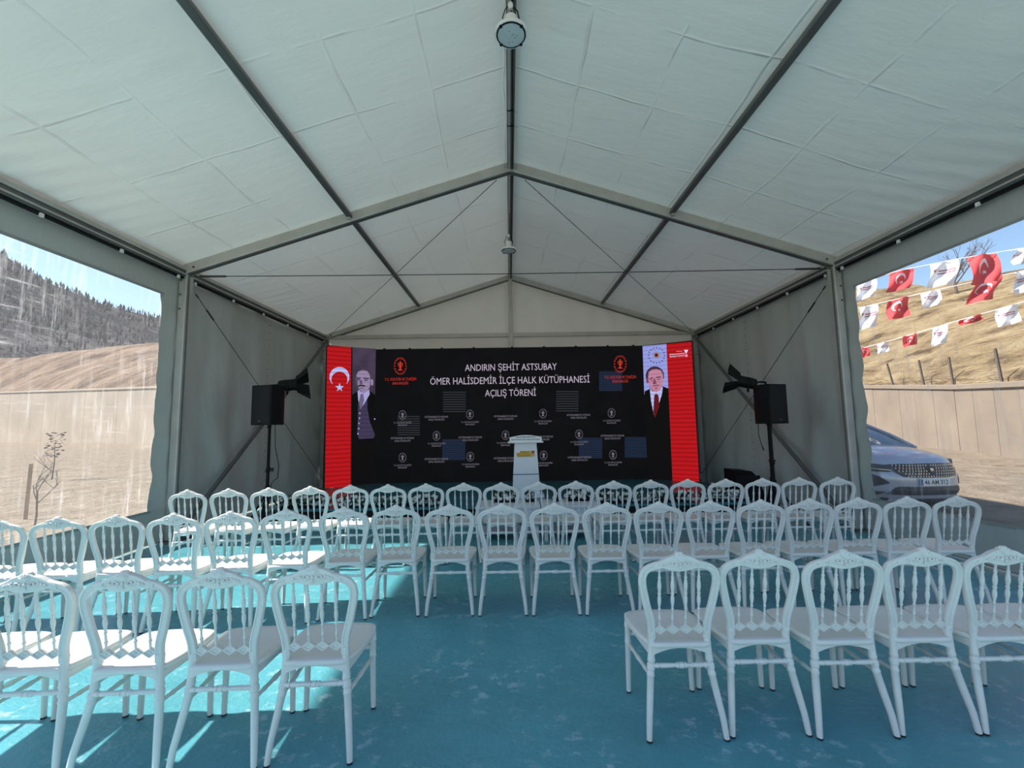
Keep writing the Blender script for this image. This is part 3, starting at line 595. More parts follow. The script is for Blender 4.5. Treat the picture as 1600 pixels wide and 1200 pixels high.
def spot(label, loc, rz, tilt):
    t = thing('stage_spotlight', label, 'spotlight', loc, rz)
    R = Matrix.Rotation(-tilt, 3, 'X')
    def rr(b): b.v = [tuple(R @ Vector(p)) for p in b.v]; return b
    rr(MB().lathe((0, -0.14, 0), [(0.05, 0), (0.085, 0.02), (0.095, 0.10), (0.095, 0.24), (0.105, 0.26), (0.105, 0.28)], 18, (0, 1, 0))).build('lamp_body', 'black', t)
    rr(MB().lathe((0, 0.135, 0), [(0.092, 0), (0.092, 0.004)], 18, (0, 1, 0))).build('lens', 'white_matt', t)
    for k in range(4):
        a = PI/2*k+0.55; q = Matrix.Rotation(a, 3, 'Y'); d = MB(); o = [Vector((x, y, z)) for x, y, z in ((-0.08, 0.14, 0.105), (0.08, 0.14, 0.105), (0.095, 0.33, 0.25), (-0.095, 0.33, 0.25))]
        d.add([q @ p for p in o]+[q @ (p+Vector((0, -0.004, 0.004))) for p in o], [(0, 1, 2, 3), (7, 6, 5, 4), (0, 4, 5, 1), (1, 5, 6, 2), (2, 6, 7, 3), (3, 7, 4, 0)]); rr(d).build('barn_door', 'black', t, smooth=False)
    y = MB(); y.tube([(-0.12, 0.0, 0.02), (-0.12, 0.0, -0.10), (-0.08, 0, -0.15), (0.08, 0, -0.15), (0.12, 0, -0.10), (0.12, 0, 0.02)], 0.010, 6); y.build('yoke', 'black', t)
    return t
SPY = 6.85
a = at(421, 664, SPY); tripod('speaker_stand', 'black tripod stand carrying the speaker by the left tent wall', (a.x, SPY, 0), a.z-0.04, rz=0.3)
speaker('black loudspeaker on a tripod by the left tent wall', (a.x, SPY, a.z), -0.28)
a = at(1203, 662, SPY); tripod('speaker_stand', 'black tripod stand with a red clamp carrying the speaker by the right tent wall', (a.x, SPY, 0), a.z-0.04, rz=1.1, red=True)
speaker('black loudspeaker on a tripod by the right tent wall', (a.x, SPY, a.z), 0.30)
for u, v, up_, sgn, lab in ((449, 602, 424, -1, 'left'), (1168, 598, 1196, 1, 'right')):
    q = at(u, v, 7.16); k = at(up_, v, 7.16)
    ls_ = tripod('light_stand', 'slim black light stand behind the %s speaker' % lab, (k.x, k.y, 0), q.z-0.02, 0.15, 0.2)
    MB().tube([(0, 0, q.z-0.04), (0, 0, q.z+0.0), (-sgn*0.10, 0, q.z+0.01), (q.x-k.x+sgn*0.04, 0, q.z-0.02)], [0.018, 0.02, 0.016, 0.014], 8).build('side_arm', 'black', ls_)
    spot('black stage spotlight with open barn doors above the %s speaker' % lab, tuple(q), sgn*1.15, -0.12 if sgn < 0 else -0.28)
a = at(431, 664, SPY)
tag(MB().tube([(a.x, SPY-0.02, a.z), (a.x+0.03, SPY-.05, a.z-0.35), (a.x+0.09, SPY-0.04, a.z-0.62), (a.x+0.06, SPY, a.z-0.82), (a.x-0.06, SPY+0.05, a.z-0.9), (a.x-0.08, SPY+.03, a.z-1.2), (a.x-0.10, SPY-0.1, 0.01)], 0.006, 6).build('speaker_cable', 'black'), 'black cable looping down beside the left speaker stand', 'cable')
a = at(1185, 662, SPY)
tag(MB().tube([(a.x, SPY, a.z+0.02), (a.x-0.01, SPY, a.z-0.16), (a.x+0.03, SPY, a.z-0.34), (a.x+0.055, SPY, a.z-0.42)], [0.006]*3+[0.012], 6).build('speaker_cable', 'black'), 'short black cable hanging loose from the right speaker', 'cable')
q = atz(1160, 790, 0.0); q = at(1160, 772, 8.1)
mw = thing('floor_monitor', 'black wedge shaped floor speaker right of the stage', 'speaker', (q.x+0.02, 8.1, 0), 0.0)
MB().prism([(-0.24, 0), (0.26, 0), (0.26, 0.30), (0.16, 0.58), (0.06, 0.68), (-0.24, 0.70)], (0, 0.2, 0), (1, 0, 0), (0, 0, 1), 0.42).build('cabinet', 'black', mw, smooth=False)
MB().box((-0.01, -0.225, 0.33), (0.42, 0.01, 0.55)).build('grille', 'blackcloth', mw, smooth=False)

# ================================================================== PENDANT LAMPS
MT['lens'] = mat('lamp_lens', (0.55, 0.62, 0.66, 1), 0.25, var=0.05, vscale=14); MT['speck'] = mat('lens_speck', (0.03, 0.03, 0.03, 1), 0.6, var=0.1)
for (u, v, Y, lab) in ((798.5, 55, 3.55, 'round white high bay lamp hanging nearest the camera'), (795, 392, 7.7, 'round white high bay lamp hanging over the front rows near the stage')):
    p = at(u, v, Y); t = thing('pendant_lamp', lab, 'lamp', (p.x, p.y, p.z), 0, 'lamps under the ridge'); top = ZR+0.02-p.z
    MB().lathe((0, 0, 0.0), [(0.142, 0.0), (0.148, 0.012), (0.144, 0.03), (0.10, 0.05), (0.06, 0.055), (0.06, 0.075), (0.055, 0.08), (0.055, 0.17), (0.05, 0.175)], 36).build('housing', 'white_matt', t)
    MB().tube([(0.126*math.cos(k*PI/20), 0.126*math.sin(k*PI/20), 0.001) for k in range(41)], 0.0085, 6).build('gasket', 'black', t)
    ln_ = MB().lathe((0, 0, -0.005), [(0.112, 0), (0.122, 0.002), (0.122, 0.006)], 36).build('lens', 'lens', t)
    sp_ = MB(); [sp_.ell((0.07*math.cos(k*2.4)*hsh(k, 1), 0.08*math.sin(k*1.9)*hsh(k, 2), -0.0055), (0.004*(0.5+hsh(k, 3)),)*2+(0.001,), 6, 3) for k in range(12)]; sp_.build('dirt_specks', 'speck', ln_)
    for k in range(4):
        aa = PI/4+PI/2*k; MB().box((0.128*math.cos(aa), 0.128*math.sin(aa), -0.006), (0.024, 0.018, 0.012), Matrix.Rotation(aa, 3, 'Z')).build('lens_clip', 'black', t)
    MB().tube([(0, 0, 0.17), (0, 0, 0.21), (0.02, 0, 0.225), (0.02, 0, 0.25), (0, 0, 0.26), (0, 0, top)], 0.006, 6).build('hanger', 'bolt', t)
    MB().tube([(0.05, 0, 0.12), (0.075, 0, 0.16), (0.06, 0, 0.24), (0.02, 0, 0.28), (0.02, 0, top)], 0.006, 6).build('cord', 'black', t)
    MB().tube([(-0.05, 0, 0.12), (-0.075, 0, 0.17), (-0.05, 0, 0.25), (-0.01, 0, 0.30)], 0.005, 6).build('safety_wire', 'black', t)
    MB().lathe((0, 0, 0.26), [(0.012, 0), (0.026, 0.02), (0.022, 0.05), (0.01, 0.06)], 10).build('hook_cap', 'white_matt', t)

# ================================================================== CHAIRS
def lean(z): return 0.062*(1-(z-0.45)/0.46) if z > 0.45 else 0.062
def make_chair():
    t = thing('banquet_chair', 'x', 'chair')
    # seat: rounded trapezoid, slightly dished, with a skirt
    out = []
    half = [(0.0, 0.030), (0.10, 0.030), (0.148, 0.036), (0.170, 0.075), (0.192, 0.15), (0.203, 0.24), (0.209, 0.31), (0.206, 0.365), (0.195, 0.408), (0.16, 0.432), (0.08, 0.445), (0.0, 0.448)]
    # smooth the outline
    def cr(p0, p1, p2, p3, s): return tuple(0.5*((2*b)+(-a+c)*s+(2*a-5*b+4*c-d)*s*s+(-a+3*b-3*c+d)*s**3) for a, b, c, d in zip(p0, p1, p2, p3))
    hp = []
    for i in range(len(half)-1):
        p0 = half[max(0, i-1)]; p3 = half[min(len(half)-1, i+2)]
        for s in (0, 0.5): hp.append(cr(p0, half[i], half[i+1], p3, s))
    hp.append(half[-1]); full = hp+[(-x, y) for x, y in reversed(hp[1:-1])]; n = len(full); cx_, cy_ = 0, 0.24
    b = MB(); lay = [(0.0, -0.006), (0.45, -0.005), (0.80, -0.001), (0.96, 0.002), (1.0, -0.004), (1.0, -0.020), (0.97, -0.026), (0.90, -0.030)]
    vs = []; fs = []
    for k, dz in lay[1:]: vs += [(cx_+(x-cx_)*k, cy_+(y-cy_)*k, 0.452+dz) for x, y in full]
    vs.append((cx_, cy_, 0.446)); c = len(vs)-1; L = len(lay)-1
    for i in range(L-1): fs += [(i*n+j, (i+1)*n+j, (i+1)*n+(j+1) % n, i*n+(j+1) % n) for j in range(n)]
    fs += [(c, j, (j+1) % n) for j in range(n)]; fs.append(tuple((L-1)*n+j for j in range(n)))
    b.add(vs, fs); fixn(b.build('seat', 'chair', t, angle=60))
    # arched rear apron and side rails
    ap = MB(); N = 14; vs = []
    for i in range(N+1):
        x = -0.148+0.296*i/N; zb = 0.425-0.034*(abs(x)/0.148)**2.0
        vs += [(x, 0.040, 0.436), (x, 0.040, zb), (x, 0.056, zb), (x, 0.056, 0.436)]
    ap.add(vs, [(i*4+k, (i+1)*4+k, (i+1)*4+(k+1) % 4, i*4+(k+1) % 4) for i in range(N) for k in range(4)])
    fixn(ap.build('apron', 'chair', t))
    for s in (-1, 1):
        r = MB().bar((s*0.158, 0.06, 0.408), (s*0.186, 0.395, 0.414), 0.016, 0.036); r.build('side_rail', 'chair', t)
    # hooped back frame
    ctl = [(0.146, 0.468), (0.147, 0.52), (0.152, 0.565), (0.170, 0.635), (0.184, 0.70), (0.1935, 0.752), (0.1935, 0.792), (0.180, 0.824), (0.156, 0.842), (0.125, 0.853), (0.085, 0.862), (0.04, 0.866), (0.0, 0.868)]
    path = []
    for i in range(len(ctl)-1):
        p0 = ctl[max(0, i-1)]; p3 = ctl[min(len(ctl)-1, i+2)]
        for s in (0, 1/3, 2/3): path.append(cr(p0, ctl[i], ctl[i+1], p3, s))
    path.append(ctl[-1]); path = path+[(-x, z) for x, z in reversed(path[:-1])]; n = len(path)
    sec = [(-0.021, 0.004), (-0.018, 0.011), (-0.012, 0.0125), (-0.008, 0.008), (0.004, 0.008), (0.008, 0.0145), (0.015, 0.013), (0.019, 0.005), (0.019, -0.005), (0.015, -0.013), (0.008, -0.0145), (0.004, -0.008), (-0.008, -0.008), (-0.012, -0.0125), (-0.018, -0.011), (-0.021, -0.004)]
    vs = []; m = len(sec)
    for i, (x, z) in enumerate(path):
        x0, z0 = path[max(0, i-1)]; x1, z1 = path[min(n-1, i+1)]; L = math.hypot(x1-x0, z1-z0); tx, tz = (x1-x0)/L, (z1-z0)/L; nx, nz = tz, -tx     # nx points outward
        for a, d in sec: zz = z+nz*a; vs.append((x+nx*a, lean(zz)+d, zz))
    b = MB(); b.add(vs, [(i*m+k, (i+1)*m+k, (i+1)*m+(k+1) % m, i*m+(k+1) % m) for i in range(n-1) for k in range(m)]+[tuple(range(m)), tuple((n-1)*m+k for k in reversed(range(m)))])
    fixn(b.build('back_frame', 'chair', t, angle=35))
    # carved crest
    oc = [(0.0, 0.822), (0.05, 0.828), (0.09, 0.840), (0.135, 0.838), (0.140, 0.862), (0.118, 0.868), (0.092, 0.881), (0.068, 0.895), (0.048, 0.902), (0.032, 0.906), (0.022, 0.913), (0.0, 0.918)]
    poly = oc+[(-x, z) for x, z in reversed(oc[1:-1])]; n = len(poly)
    vs = []; 
    for d, k in ((-0.012, 1.0), (-0.0155, 0.94), (0.0155, 0.94), (0.012, 1.0)):
        for x, z in poly: zz = 0.868+(z-0.868)*k; vs.append((x*k, lean(zz)+d, zz))
    b = MB(); b.add(vs, [tuple(n+k for k in range(n)), tuple(2*n+k for k in reversed(range(n)))]+[(i*n+k, i*n+(k+1) % n, ((i+1) % 4)*n+(k+1) % n, ((i+1) % 4)*n+k) for i in (0, 2, 3) for k in range(n)])
    bm = bmesh.new(); tmp = b.build('crest', 'chair', t, angle=30); bm.from_mesh(tmp.data); bmesh.ops.recalc_face_normals(bm, faces=bm.faces); bmesh.ops.triangulate(bm, faces=[f for f in bm.faces if len(f.verts) > 4]); bm.to_mesh(tmp.data); bm.free()
    cv = MB()
    for sd in (-1, 1):
        f = sd*0.0195
        for s in (-1, 1):
            sp = []
            for k in range(22):
                a = k/21*3.4*PI; r = 0.0165*(1-0.72*k/21); sp.append((s*(0.034+r*math.cos(a+2.6)), lean(0.868)+f, 0.866+r*math.sin(a+2.6)*0.85))
            cv.tube(sp, [0.0046*(1-0.4*k/21) for k in range(22)], 5)
            cv.tube([(s*(0.052+0.04*k/8), lean(0.86)+f, 0.858+0.010*math.sin(k/8*PI*1.3)) for k in range(9)], [0.0058*(1-k/10) for k in range(9)], 5)
            for q in range(3): cv.ell((s*(0.062+0.016*q), lean(0.868)+f*0.95, 0.872-0.006*q), (0.010, 0.0045, 0.0045), 6, 4, Matrix.Rotation(s*0.7, 3, 'Y'))
        for q in range(-2, 3):
            a = q*0.45; cv.ell((0.013*math.sin(a)*1.3, lean(0.893)+f*0.9, 0.878+0.021*math.cos(a)), (0.0062, 0.0068, 0.019), 6, 5, Matrix.Rotation(a, 3, 'Y'))
        cv.ell((0, lean(0.868)+f, 0.866), (0.008, 0.005, 0.007), 8, 5); cv.ell((0, lean(0.85)+f, 0.846), (0.006, 0.004, 0.010), 6, 5)
    cv.ell((0, lean(0.915), 0.916), (0.022, 0.014, 0.009), 8, 5)
    cv.build('carving', 'chair', tmp)
    # spindles and diamonds
    prof = [(0, .0052), (.10, .0052), (.11, .0078), (.13, .0078), (.14, .0052), (.26, .0048), (.27, .0075), (.285, .0075), (.295, .005), (.33, .006), (.40, .0098), (.46, .0102), (.51, .0072), (.53, .0066), (.535, .0098), (.555, .0098), (.56, .0066), (.60, .0085), (.66, .0108), (.71, .0102), (.78, .0066), (.80, .0062), (.805, .0085), (.825, .0085), (.83, .0058), (.92, .0055), (.93, .0078), (.945, .0078), (.95, .0055), (1, .0055)]
    for k in range(4):
        x = -0.1035+0.069*k
        MB().turned((x, lean(0.535), 0.535), (x, lean(0.846), 0.846), prof, 8).build('spindle', 'chair', t)
        d = MB(); c_ = Vector((x, lean(0.515), 0.515)); rings = []
        for kx, dy in ((1.0, 0.004), (0.96, 0.010), (0.76, 0.010), (0.66, 0.002), (0.26, 0.002), (0.0, 0.009)): rings.append((kx, dy))
        for sd in (-1, 1):
            vs = []; 
            for kx, dy in rings: vs += [c_+Vector((0.0365*kx*cx2, sd*dy, 0.0235*kx*cz2)) for cx2, cz2 in ((1, 0), (0, 1), (-1, 0), (0, -1))]
            d.add(vs, [(i*4+j, i*4+(j+1) % 4, (i+1)*4+(j+1) % 4, (i+1)*4+j) for i in range(5) for j in range(4)])
        d.add([c_+Vector((0.0365*cx2, sd*0.004, 0.0235*cz2)) for sd in (-1, 1) for cx2, cz2 in ((1, 0), (0, 1), (-1, 0), (0, -1))], [(j, (j+1) % 4, 4+(j+1) % 4, 4+j) for j in range(4)])
        fixn(d.build('diamond', 'chair', t, smooth=False))
    # legs
    for s in (-1, 1):
        def rp(z): 
            k = 1-z/0.5; return Vector((s*(0.146+0.010*sm(0.0, 0.5, k)+0.040*sm(0.25, 1.05, k)), 0.060-0.008*k-0.052*sm(0.30, 1.0, k), z))
        zs = [(0.505, .0165), (0.50, .0195), (0.488, .0195), (0.480, .0175), (0.42, .0185), (0.372, .0185), (0.366, .0205), (0.356, .0205), (0.352, .018), (0.345, .018), (0.340, .0215), (0.318, .0215), (0.314, .018), (0.300, .0185), (0.296, .0205), (0.286, .0205), (0.282, .0182), (0.20, .0178), (0.10, .016), (0.008, .0142)]
        lg = MB().tube([rp(z) for z, r in reversed(zs)], [r for z, r in reversed(zs)], 10).build('leg', 'chair', t)
        MB().tube([rp(0.009), rp(0.0)], 0.0145, 10).build('foot_cap', 'rubber', lg)
        def fp(z): return Vector((s*(0.181+0.008*(1-z/0.44)), 0.396+0.006*(1-z/0.44), z))
        zf = [(0.43, .019), (0.39, .019), (0.385, .0205), (0.375, .0205), (0.37, .0175), (0.30, .0175), (0.295, .0192), (0.285, .0192), (0.28, .0172), (0.10, .015), (0.008, .0138)]
        lg = MB().tube([fp(z) for z, r in reversed(zf)], [r for z, r in reversed(zf)], 10).build('leg', 'chair', t)
        MB().tube([fp(0.009), fp(0.0)], 0.014, 10).build('foot_cap', 'rubber', lg)
        sp = [(0, .0085), (.2, .010), (.22, .012), (.25, .012), (.27, .0095), (.45, .0115), (.47, .014), (.5, .0125), (.53, .014), (.55, .0115), (.74, .0095), (.76, .012), (.79, .012), (.8, .010), (1, .0085)]
        MB().turned(rp(0.285), fp(0.285), sp, 8).build('stretcher', 'chair', t)
    rs = [(0, .0085), (.06, .011), (.10, .0135), (.12, .0095), (.15, .0125), (.30, .0115), (.40, .010), (.42, .0145), (.445, .0145), (.455, .011), (.47, .0155), (.53, .0155), (.545, .011), (.555, .0145), (.58, .0145), (.60, .010), (.70, .0115), (.85, .0125), (.88, .0095), (.90, .0135), (.94, .011), (1, .0085)]
    MB().turned((-0.152, 0.046, 0.338), (0.152, 0.046, 0.338), rs, 8).build('stretcher', 'chair', t)
    MB().turned((-0.184, 0.398, 0.335), (0.184, 0.398, 0.335), rs, 8).build('stretcher', 'chair', t)
    return t
proto = make_chair(); index_kids(proto)
ORD = ['first', 'second', 'third', 'fourth', 'fifth', 'sixth', 'seventh', 'eighth', 'ninth', 'tenth', 'eleventh', 'twelfth', 'thirteenth', 'fourteenth', 'fifteenth', 'sixteenth', 'seventeenth', 'eighteenth', 'nineteenth', 'twentieth']
_used = [False]
def place(x, y, rz, label, group):
    o = proto if not _used[0] else copy_tree(proto); _used[0] = True
    o.location = (x, y, 0); o.rotation_euler = (0, 0, rz); o['label'] = label; o['group'] = group; return o
r1 = [(-3.70+0.4398*i, 4.93+0.19*sm(0, 5, i)+0.015*math.sin(i*2.1)) for i in range(18)]
for i, (x, y) in enumerate(r1): place(x, y, random.uniform(-.008, .008), 'white carved-back chair, %s from the left in the far row nearest the stage' % ORD[i], 'chairs of the far row')
r2 = [(-4.525, 3.42), (-4.10, 3.47), (-3.675, 3.52), (-3.25, 3.56), (-2.81, 3.585), (-2.378, 3.626), (-1.955, 3.69), (-1.492, 3.74), (-1.062, 3.785), (-.601, 3.777), (-.149, 3.767), (.301, 3.756), (.749, 3.746), (1.19, 3.74), (1.638, 3.75), (2.074, 3.75), (2.505, 3.767), (2.937, 3.78), (3.368, 3.782), (3.80, 3.78)]
for i, (x, y) in enumerate(r2): place(x, y, (0.06 if x < -2 else 0.03 if x < -1 else 0)+random.uniform(-.008, .008), 'white carved-back chair, %s from the left in the long middle row' % ORD[i], 'chairs of the middle row')
r3 = [(-2.87, 2.17), (-2.418, 2.172), (-1.944, 2.165), (-1.496, 2.183), (-1.053, 2.207)]
for i, (x, y) in enumerate(r3): place(x, y, (0.06, .05, .04, .03, .02)[i], 'white carved-back chair, %s from the left in the near left block' % ORD[i], 'chairs of the near left block')
r4 = [(.803, 2.31), (1.232, 2.33), (1.66, 2.305), (2.085, 2.314), (2.51, 2.313), (2.937, 2.31)]
for i, (x, y) in enumerate(r4): place(x, y, random.uniform(-.003, .003), 'white carved-back chair, %s from the left in the near right block' % ORD[i], 'chairs of the near right block')

# ================================================================== TABLES AND FLOWERS
MT['petal'] = mat('white_petal', (0.80, 0.78, 0.72, 1), 0.6, var=0.08, vscale=30); MT['leaf'] = mat('dark_leaf', (0.02, 0.05, 0.02, 1), 0.5, var=0.3, vscale=20)
def table(label, x0, x1, y):
    t = thing('coffee_table', label, 'table', ((x0+x1)/2, y, 0), 0, 'low white tables in front of the far row'); W_ = x1-x0; D_ = 0.55
    MB().box((0, 0, 0.455), (W_, D_, 0.03)).build('tabletop', 'white', t, smooth=False)
    MB().box((0, -D_/2+0.03, 0.345), (W_-0.04, 0.02, 0.19)).build('apron', 'white', t, smooth=False); MB().box((0, D_/2-0.03, 0.345), (W_-0.04, 0.02, 0.19)).build('apron', 'white', t, smooth=False)
    for i in (-1, 1):
        for j in (-1, 1): MB().bar((i*(W_/2-0.05), j*(D_/2-0.055), 0), (i*(W_/2-0.05), j*(D_/2-0.055), 0.44), 0.05, 0.05, up=Vector((0, 1, 0))).build('leg', 'white', t)
    MB().box((0, 0, 0.10), (W_-0.12, D_-0.14, 0.02)).build('shelf', 'white', t, smooth=False); return t
table('low white table left of the gap, before the lectern', -0.56, 0.335, 6.30)
table('low white table right of the gap, before the lectern', 0.365, 1.16, 6.30)
def rose_mesh():
    b = MB()
    b.ell((0, 0, 0), (0.55, 0.55, 0.5), 8, 5)
    for ring, (nn, r, tl, h) in enumerate(((5, 0.62, 0.35, 0.0), (5, 0.42, 0.15, 0.25), (3, 0.2, 0.0, 0.42))):
        for k in range(nn):
            a = 2*PI*k/nn+ring*0.6; R = Matrix.Rotation(a, 3, 'Z') @ Matrix.Rotation(tl, 3, 'Y')
            b.ell(Vector((r*math.cos(a), r*math.sin(a), h)), (0.12, 0.42-0.1*ring, 0.46), 6, 4, R)
    me = b.build('rose', 'petal').data; bpy.data.objects.remove([o for o in bpy.data.objects if o.data == me][0]); return me
ROSE = rose_mesh()
def arrangement(label, x, y, z, L, n, D=0.16, H_=0.17, rs=0.036, seed=0, group='flower arrangements along the stage edge'):
    rg = random.Random(seed); t = thing('flower_arrangement', label, 'flowers', (x, y, z), 0, group)
    MB().box((0, 0, 0.025), (L*0.9, D*0.7, 0.05)).build('flower_trough', 'black', t, smooth=False)
    f = MB()
    for k in range(int(n*9)):
        px, py, pz = rg.uniform(-L/2, L/2), rg.uniform(-D/2, D/2), rg.uniform(0.08, H_*0.95); a = rg.uniform(0, 2*PI); tl = rg.uniform(-0.9, 0.9); s = rg.uniform(0.025, 0.06)
        R = Matrix.Rotation(a, 3, 'Z') @ Matrix.Rotation(tl, 3, 'Y'); o = Vector((px, py, pz))
        f.add([o+R @ Vector(p)*s for p in ((-1, 0, 0), (0, -0.35, 0.1), (1, 0, 0.15), (0, 0.35, 0.1))], [(0, 1, 2, 3)])
    for k in range(int(L*5)):
        px = rg.uniform(-L/2, L/2); f.tube([(px, 0, 0.1), (px+rg.uniform(-.03, .03), rg.uniform(-.05, .05), H_+0.04), (px+rg.uniform(-.05, .05), 0, H_+rg.uniform(0.05, 0.10))], [0.003, 0.006, 0.001], 4)
    fo = f.build('foliage', 'leaf', t, smooth=False); fo['kind'] = 'stuff'
    for k in range(n):
        px = -L/2+L*(k+0.5)/n+rg.uniform(-.03, .03); row = k % 3
        o = link('rose', ROSE, t); o.location = (px, -D/2+0.03+rg.uniform(-0.02, 0.05), 0.06+0.05*row+rg.uniform(-.015, .015)); o.rotation_euler = (rg.uniform(0.4, 1.3), rg.uniform(-.4, .4), rg.uniform(0, 6)); s = rs*rg.uniform(0.8, 1.2); o.scale = (s, s, s)
    return t
fy = SY0+0.12
lx0, lx1 = at(452, 785, fy).x, at(690, 785, fy).x
for i, lab in enumerate(('at the far left end of the stage edge', 'second from the left end of the stage edge', 'third from the left end of the stage edge')):
    L = (max(lx1, 0)+(lx1-max(lx0, -SXH)))/3 if 0 else (lx1-(-SXH+0.05))/3; arrangement('trough of white roses ' + lab, -SXH+0.05+L*(i+0.5), fy, SZ, L*0.93, 46, rs=0.041, seed=i)
rx0 = at(925, 785, fy).x
for i, lab in enumerate(('right of the white tables on the stage edge', 'second from the right end of the stage edge', 'at the far right end of the stage edge')):
    L = (SXH-0.05-rx0)/3; arrangement('trough of white roses ' + lab, rx0+L*(i+0.5), fy, SZ, L*0.93, 46, rs=0.041, seed=10+i)
for u, lab, k, L in ((790, 'bunch of large white roses with dark leaves on the left white table', 21, 0.36), (828, 'small loose bunch of pale flowers between the larger bunches', 22, 0.14), (868, 'tiny bunch of pale flowers on the right white table', 23, 0.10), (905, 'bunch of large white roses with dark leaves on the right white table', 24, 0.38)):
    p = at(u, 790, 6.42); arrangement(lab, p.x, 6.42, 0.47, L, int(L*38), 0.2, 0.18 if L > 0.2 else 0.12, 0.046 if L > 0.2 else 0.03, k, 'flowers on the white tables')

# ================================================================== OUTDOORS
def terrain_mat(name, stops, scale, bump, bscale, stretch=None, dist=0.3):
    m, n, l = newmat(name); p = n['Principled BSDF']; p.inputs['Roughness'].default_value = 0.95; p.inputs['Specular IOR Level'].default_value = 0.1
    t = noise(n, l, scale, 8, 0.65, mapscale=stretch); r = ramp(n, l, t.outputs[0], stops); l.new(r.outputs[0], p.inputs['Base Color'])
    b = noise(n, l, bscale, 6, 0.65, mapscale=stretch); bp = n.new('ShaderNodeBump'); bp.inputs['Strength'].default_value = bump; bp.inputs['Distance'].default_value = dist
    l.new(b.outputs[0], bp.inputs['Height']); l.new(bp.outputs[0], p.inputs['Normal']); return m
MT['gravel'] = terrain_mat('gravel_ground', [(0.3, (0.20, 0.155, 0.11)), (0.55, (0.28, 0.225, 0.16)), (0.75, (0.35, 0.285, 0.21))], 1.4, 0.9, 3.5, None, 0.2)
MT['sandhill'] = terrain_mat('sandy_hillside', [(0.36, (0.12, 0.075, 0.04)), (0.46, (0.35, 0.25, 0.135)), (0.62, (0.49, 0.375, 0.22))], 0.55, 1.0, 1.3, (0.5, 0.5, 2.2), 1.5)
MT['brownhill'] = terrain_mat('brown_hillside', [(0.36, (0.10, 0.065, 0.045)), (0.5, (0.22, 0.15, 0.10)), (0.66, (0.32, 0.23, 0.16))], 0.16, 1.0, 0.4, None, 2.0)
MT['mountain'] = terrain_mat('wooded_mountain', [(0.3, (0.03, 0.03, 0.034)), (0.5, (0.065, 0.06, 0.063)), (0.72, (0.14, 0.125, 0.12))], 0.05, 1.0, 0.09, (1, 1, 0.7), 5.0)
MT['concrete'] = mat('concrete', (0.235, 0.19, 0.145, 1), 0.9, var=0.13, vscale=0.5, bump=0.15, bscale=6, spec=0.2)
MT['concrete_lit'] = mat('concrete_lit', (0.40, 0.34, 0.27, 1), 0.9, var=0.13, vscale=0.25, bump=0.15, bscale=3, spec=0.2)  # concrete with light put into its colour; the left wall faces away from sun
MT['twig'] = mat('bare_twig', (0.10, 0.075, 0.06, 1), 0.9, var=0.2); MT['stake'] = mat('wooden_stake', (0.28, 0.20, 0.12, 1), 0.8, var=0.2, vscale=10)
MT['scrub'] = mat('hillside_scrub', (0.055, 0.052, 0.054, 1), 0.95, var=0.55, vscale=0.12)
gd = MB().grid(lambda u, v: (-160+320*u, -60+220*v, -0.03-0.0*u+0.05*(fbm(u*140, v*96, 3)-0.5)*(0 if abs(-160+320*u) < 6.5 and -5 < -60+220*v < 13 else 1)-0.03), 200, 150).build('ground', 'gravel'); tag(gd, 'pale sunlit gravel ground outside', kind='structure')
# retaining walls with panel joints and coping
def retaining(name, pts, hts, step, label, cm='concrete'):
    wl = None
    cp = MB(); 
    for k in range(len(pts)-1):
        a = Vector((*pts[k], 0)); b = Vector((*pts[k+1], 0)); t = (b-a).normalized(); nb = Vector((t.y, -t.x, 0)); L = (b-a).length; n = max(1, round(L/step))
        if (CAM-a).dot(nb) > 0: nb = -nb                     # nb points away from the tent
        for i in range(n):
            h0 = hts[k]+(hts[k+1]-hts[k])*i/n; h1 = hts[k]+(hts[k+1]-hts[k])*(i+1)/n
            p0 = a+t*(L*i/n+0.02); p1 = a+t*(L*(i+1)/n-0.02); off = nb*(0.02*hsh(i, k))
            vs = [p0+off-Vector((0, 0, .3)), p1+off-Vector((0, 0, .3)), p1+off+ZUP*(h1-0.25), p0+off+ZUP*(h0-0.25)]; vs += [v+nb*0.4-off for v in vs]
            m = MB().add(vs, [(0, 1, 2, 3), (5, 4, 7, 6), (4, 0, 3, 7), (1, 5, 6, 2), (3, 2, 6, 7)])
            if wl is None: wl = fixn(m.build(name, cm, None, smooth=False)); tag(wl, label, kind='structure')
            else: fixn(m.build('concrete_panel', cm, wl, smooth=False))
        cp.bar(a+nb*0.15+ZUP*(hts[k]-0.13), b+nb*0.15+ZUP*(hts[k+1]-0.13), 0.5, 0.26)
        bk = MB().add([a+nb*0.25, b+nb*0.25, b+nb*0.25+ZUP*(hts[k+1]-.26), a+nb*0.25+ZUP*(hts[k]-.26)], [(0, 1, 2, 3)]); bk.build('wall_core', cm, wl, smooth=False)
    cp.build('coping', cm, wl, smooth=False); return wl
retaining('wall_outer_left', [(-12, 35.5), (-41.1, 50.0), (-110, 85)], [6.3, 6.6, 9.2], 4.6, 'long concrete retaining wall beyond the left window', 'concrete_lit')
retaining('wall_outer_right', [(16.5, 9.0), (19.0, 15.0), (22.5, 21.6), (29, 38)], [2.75, 2.9, 3.25, 4.6], 1.9, 'concrete retaining wall beyond the right window')
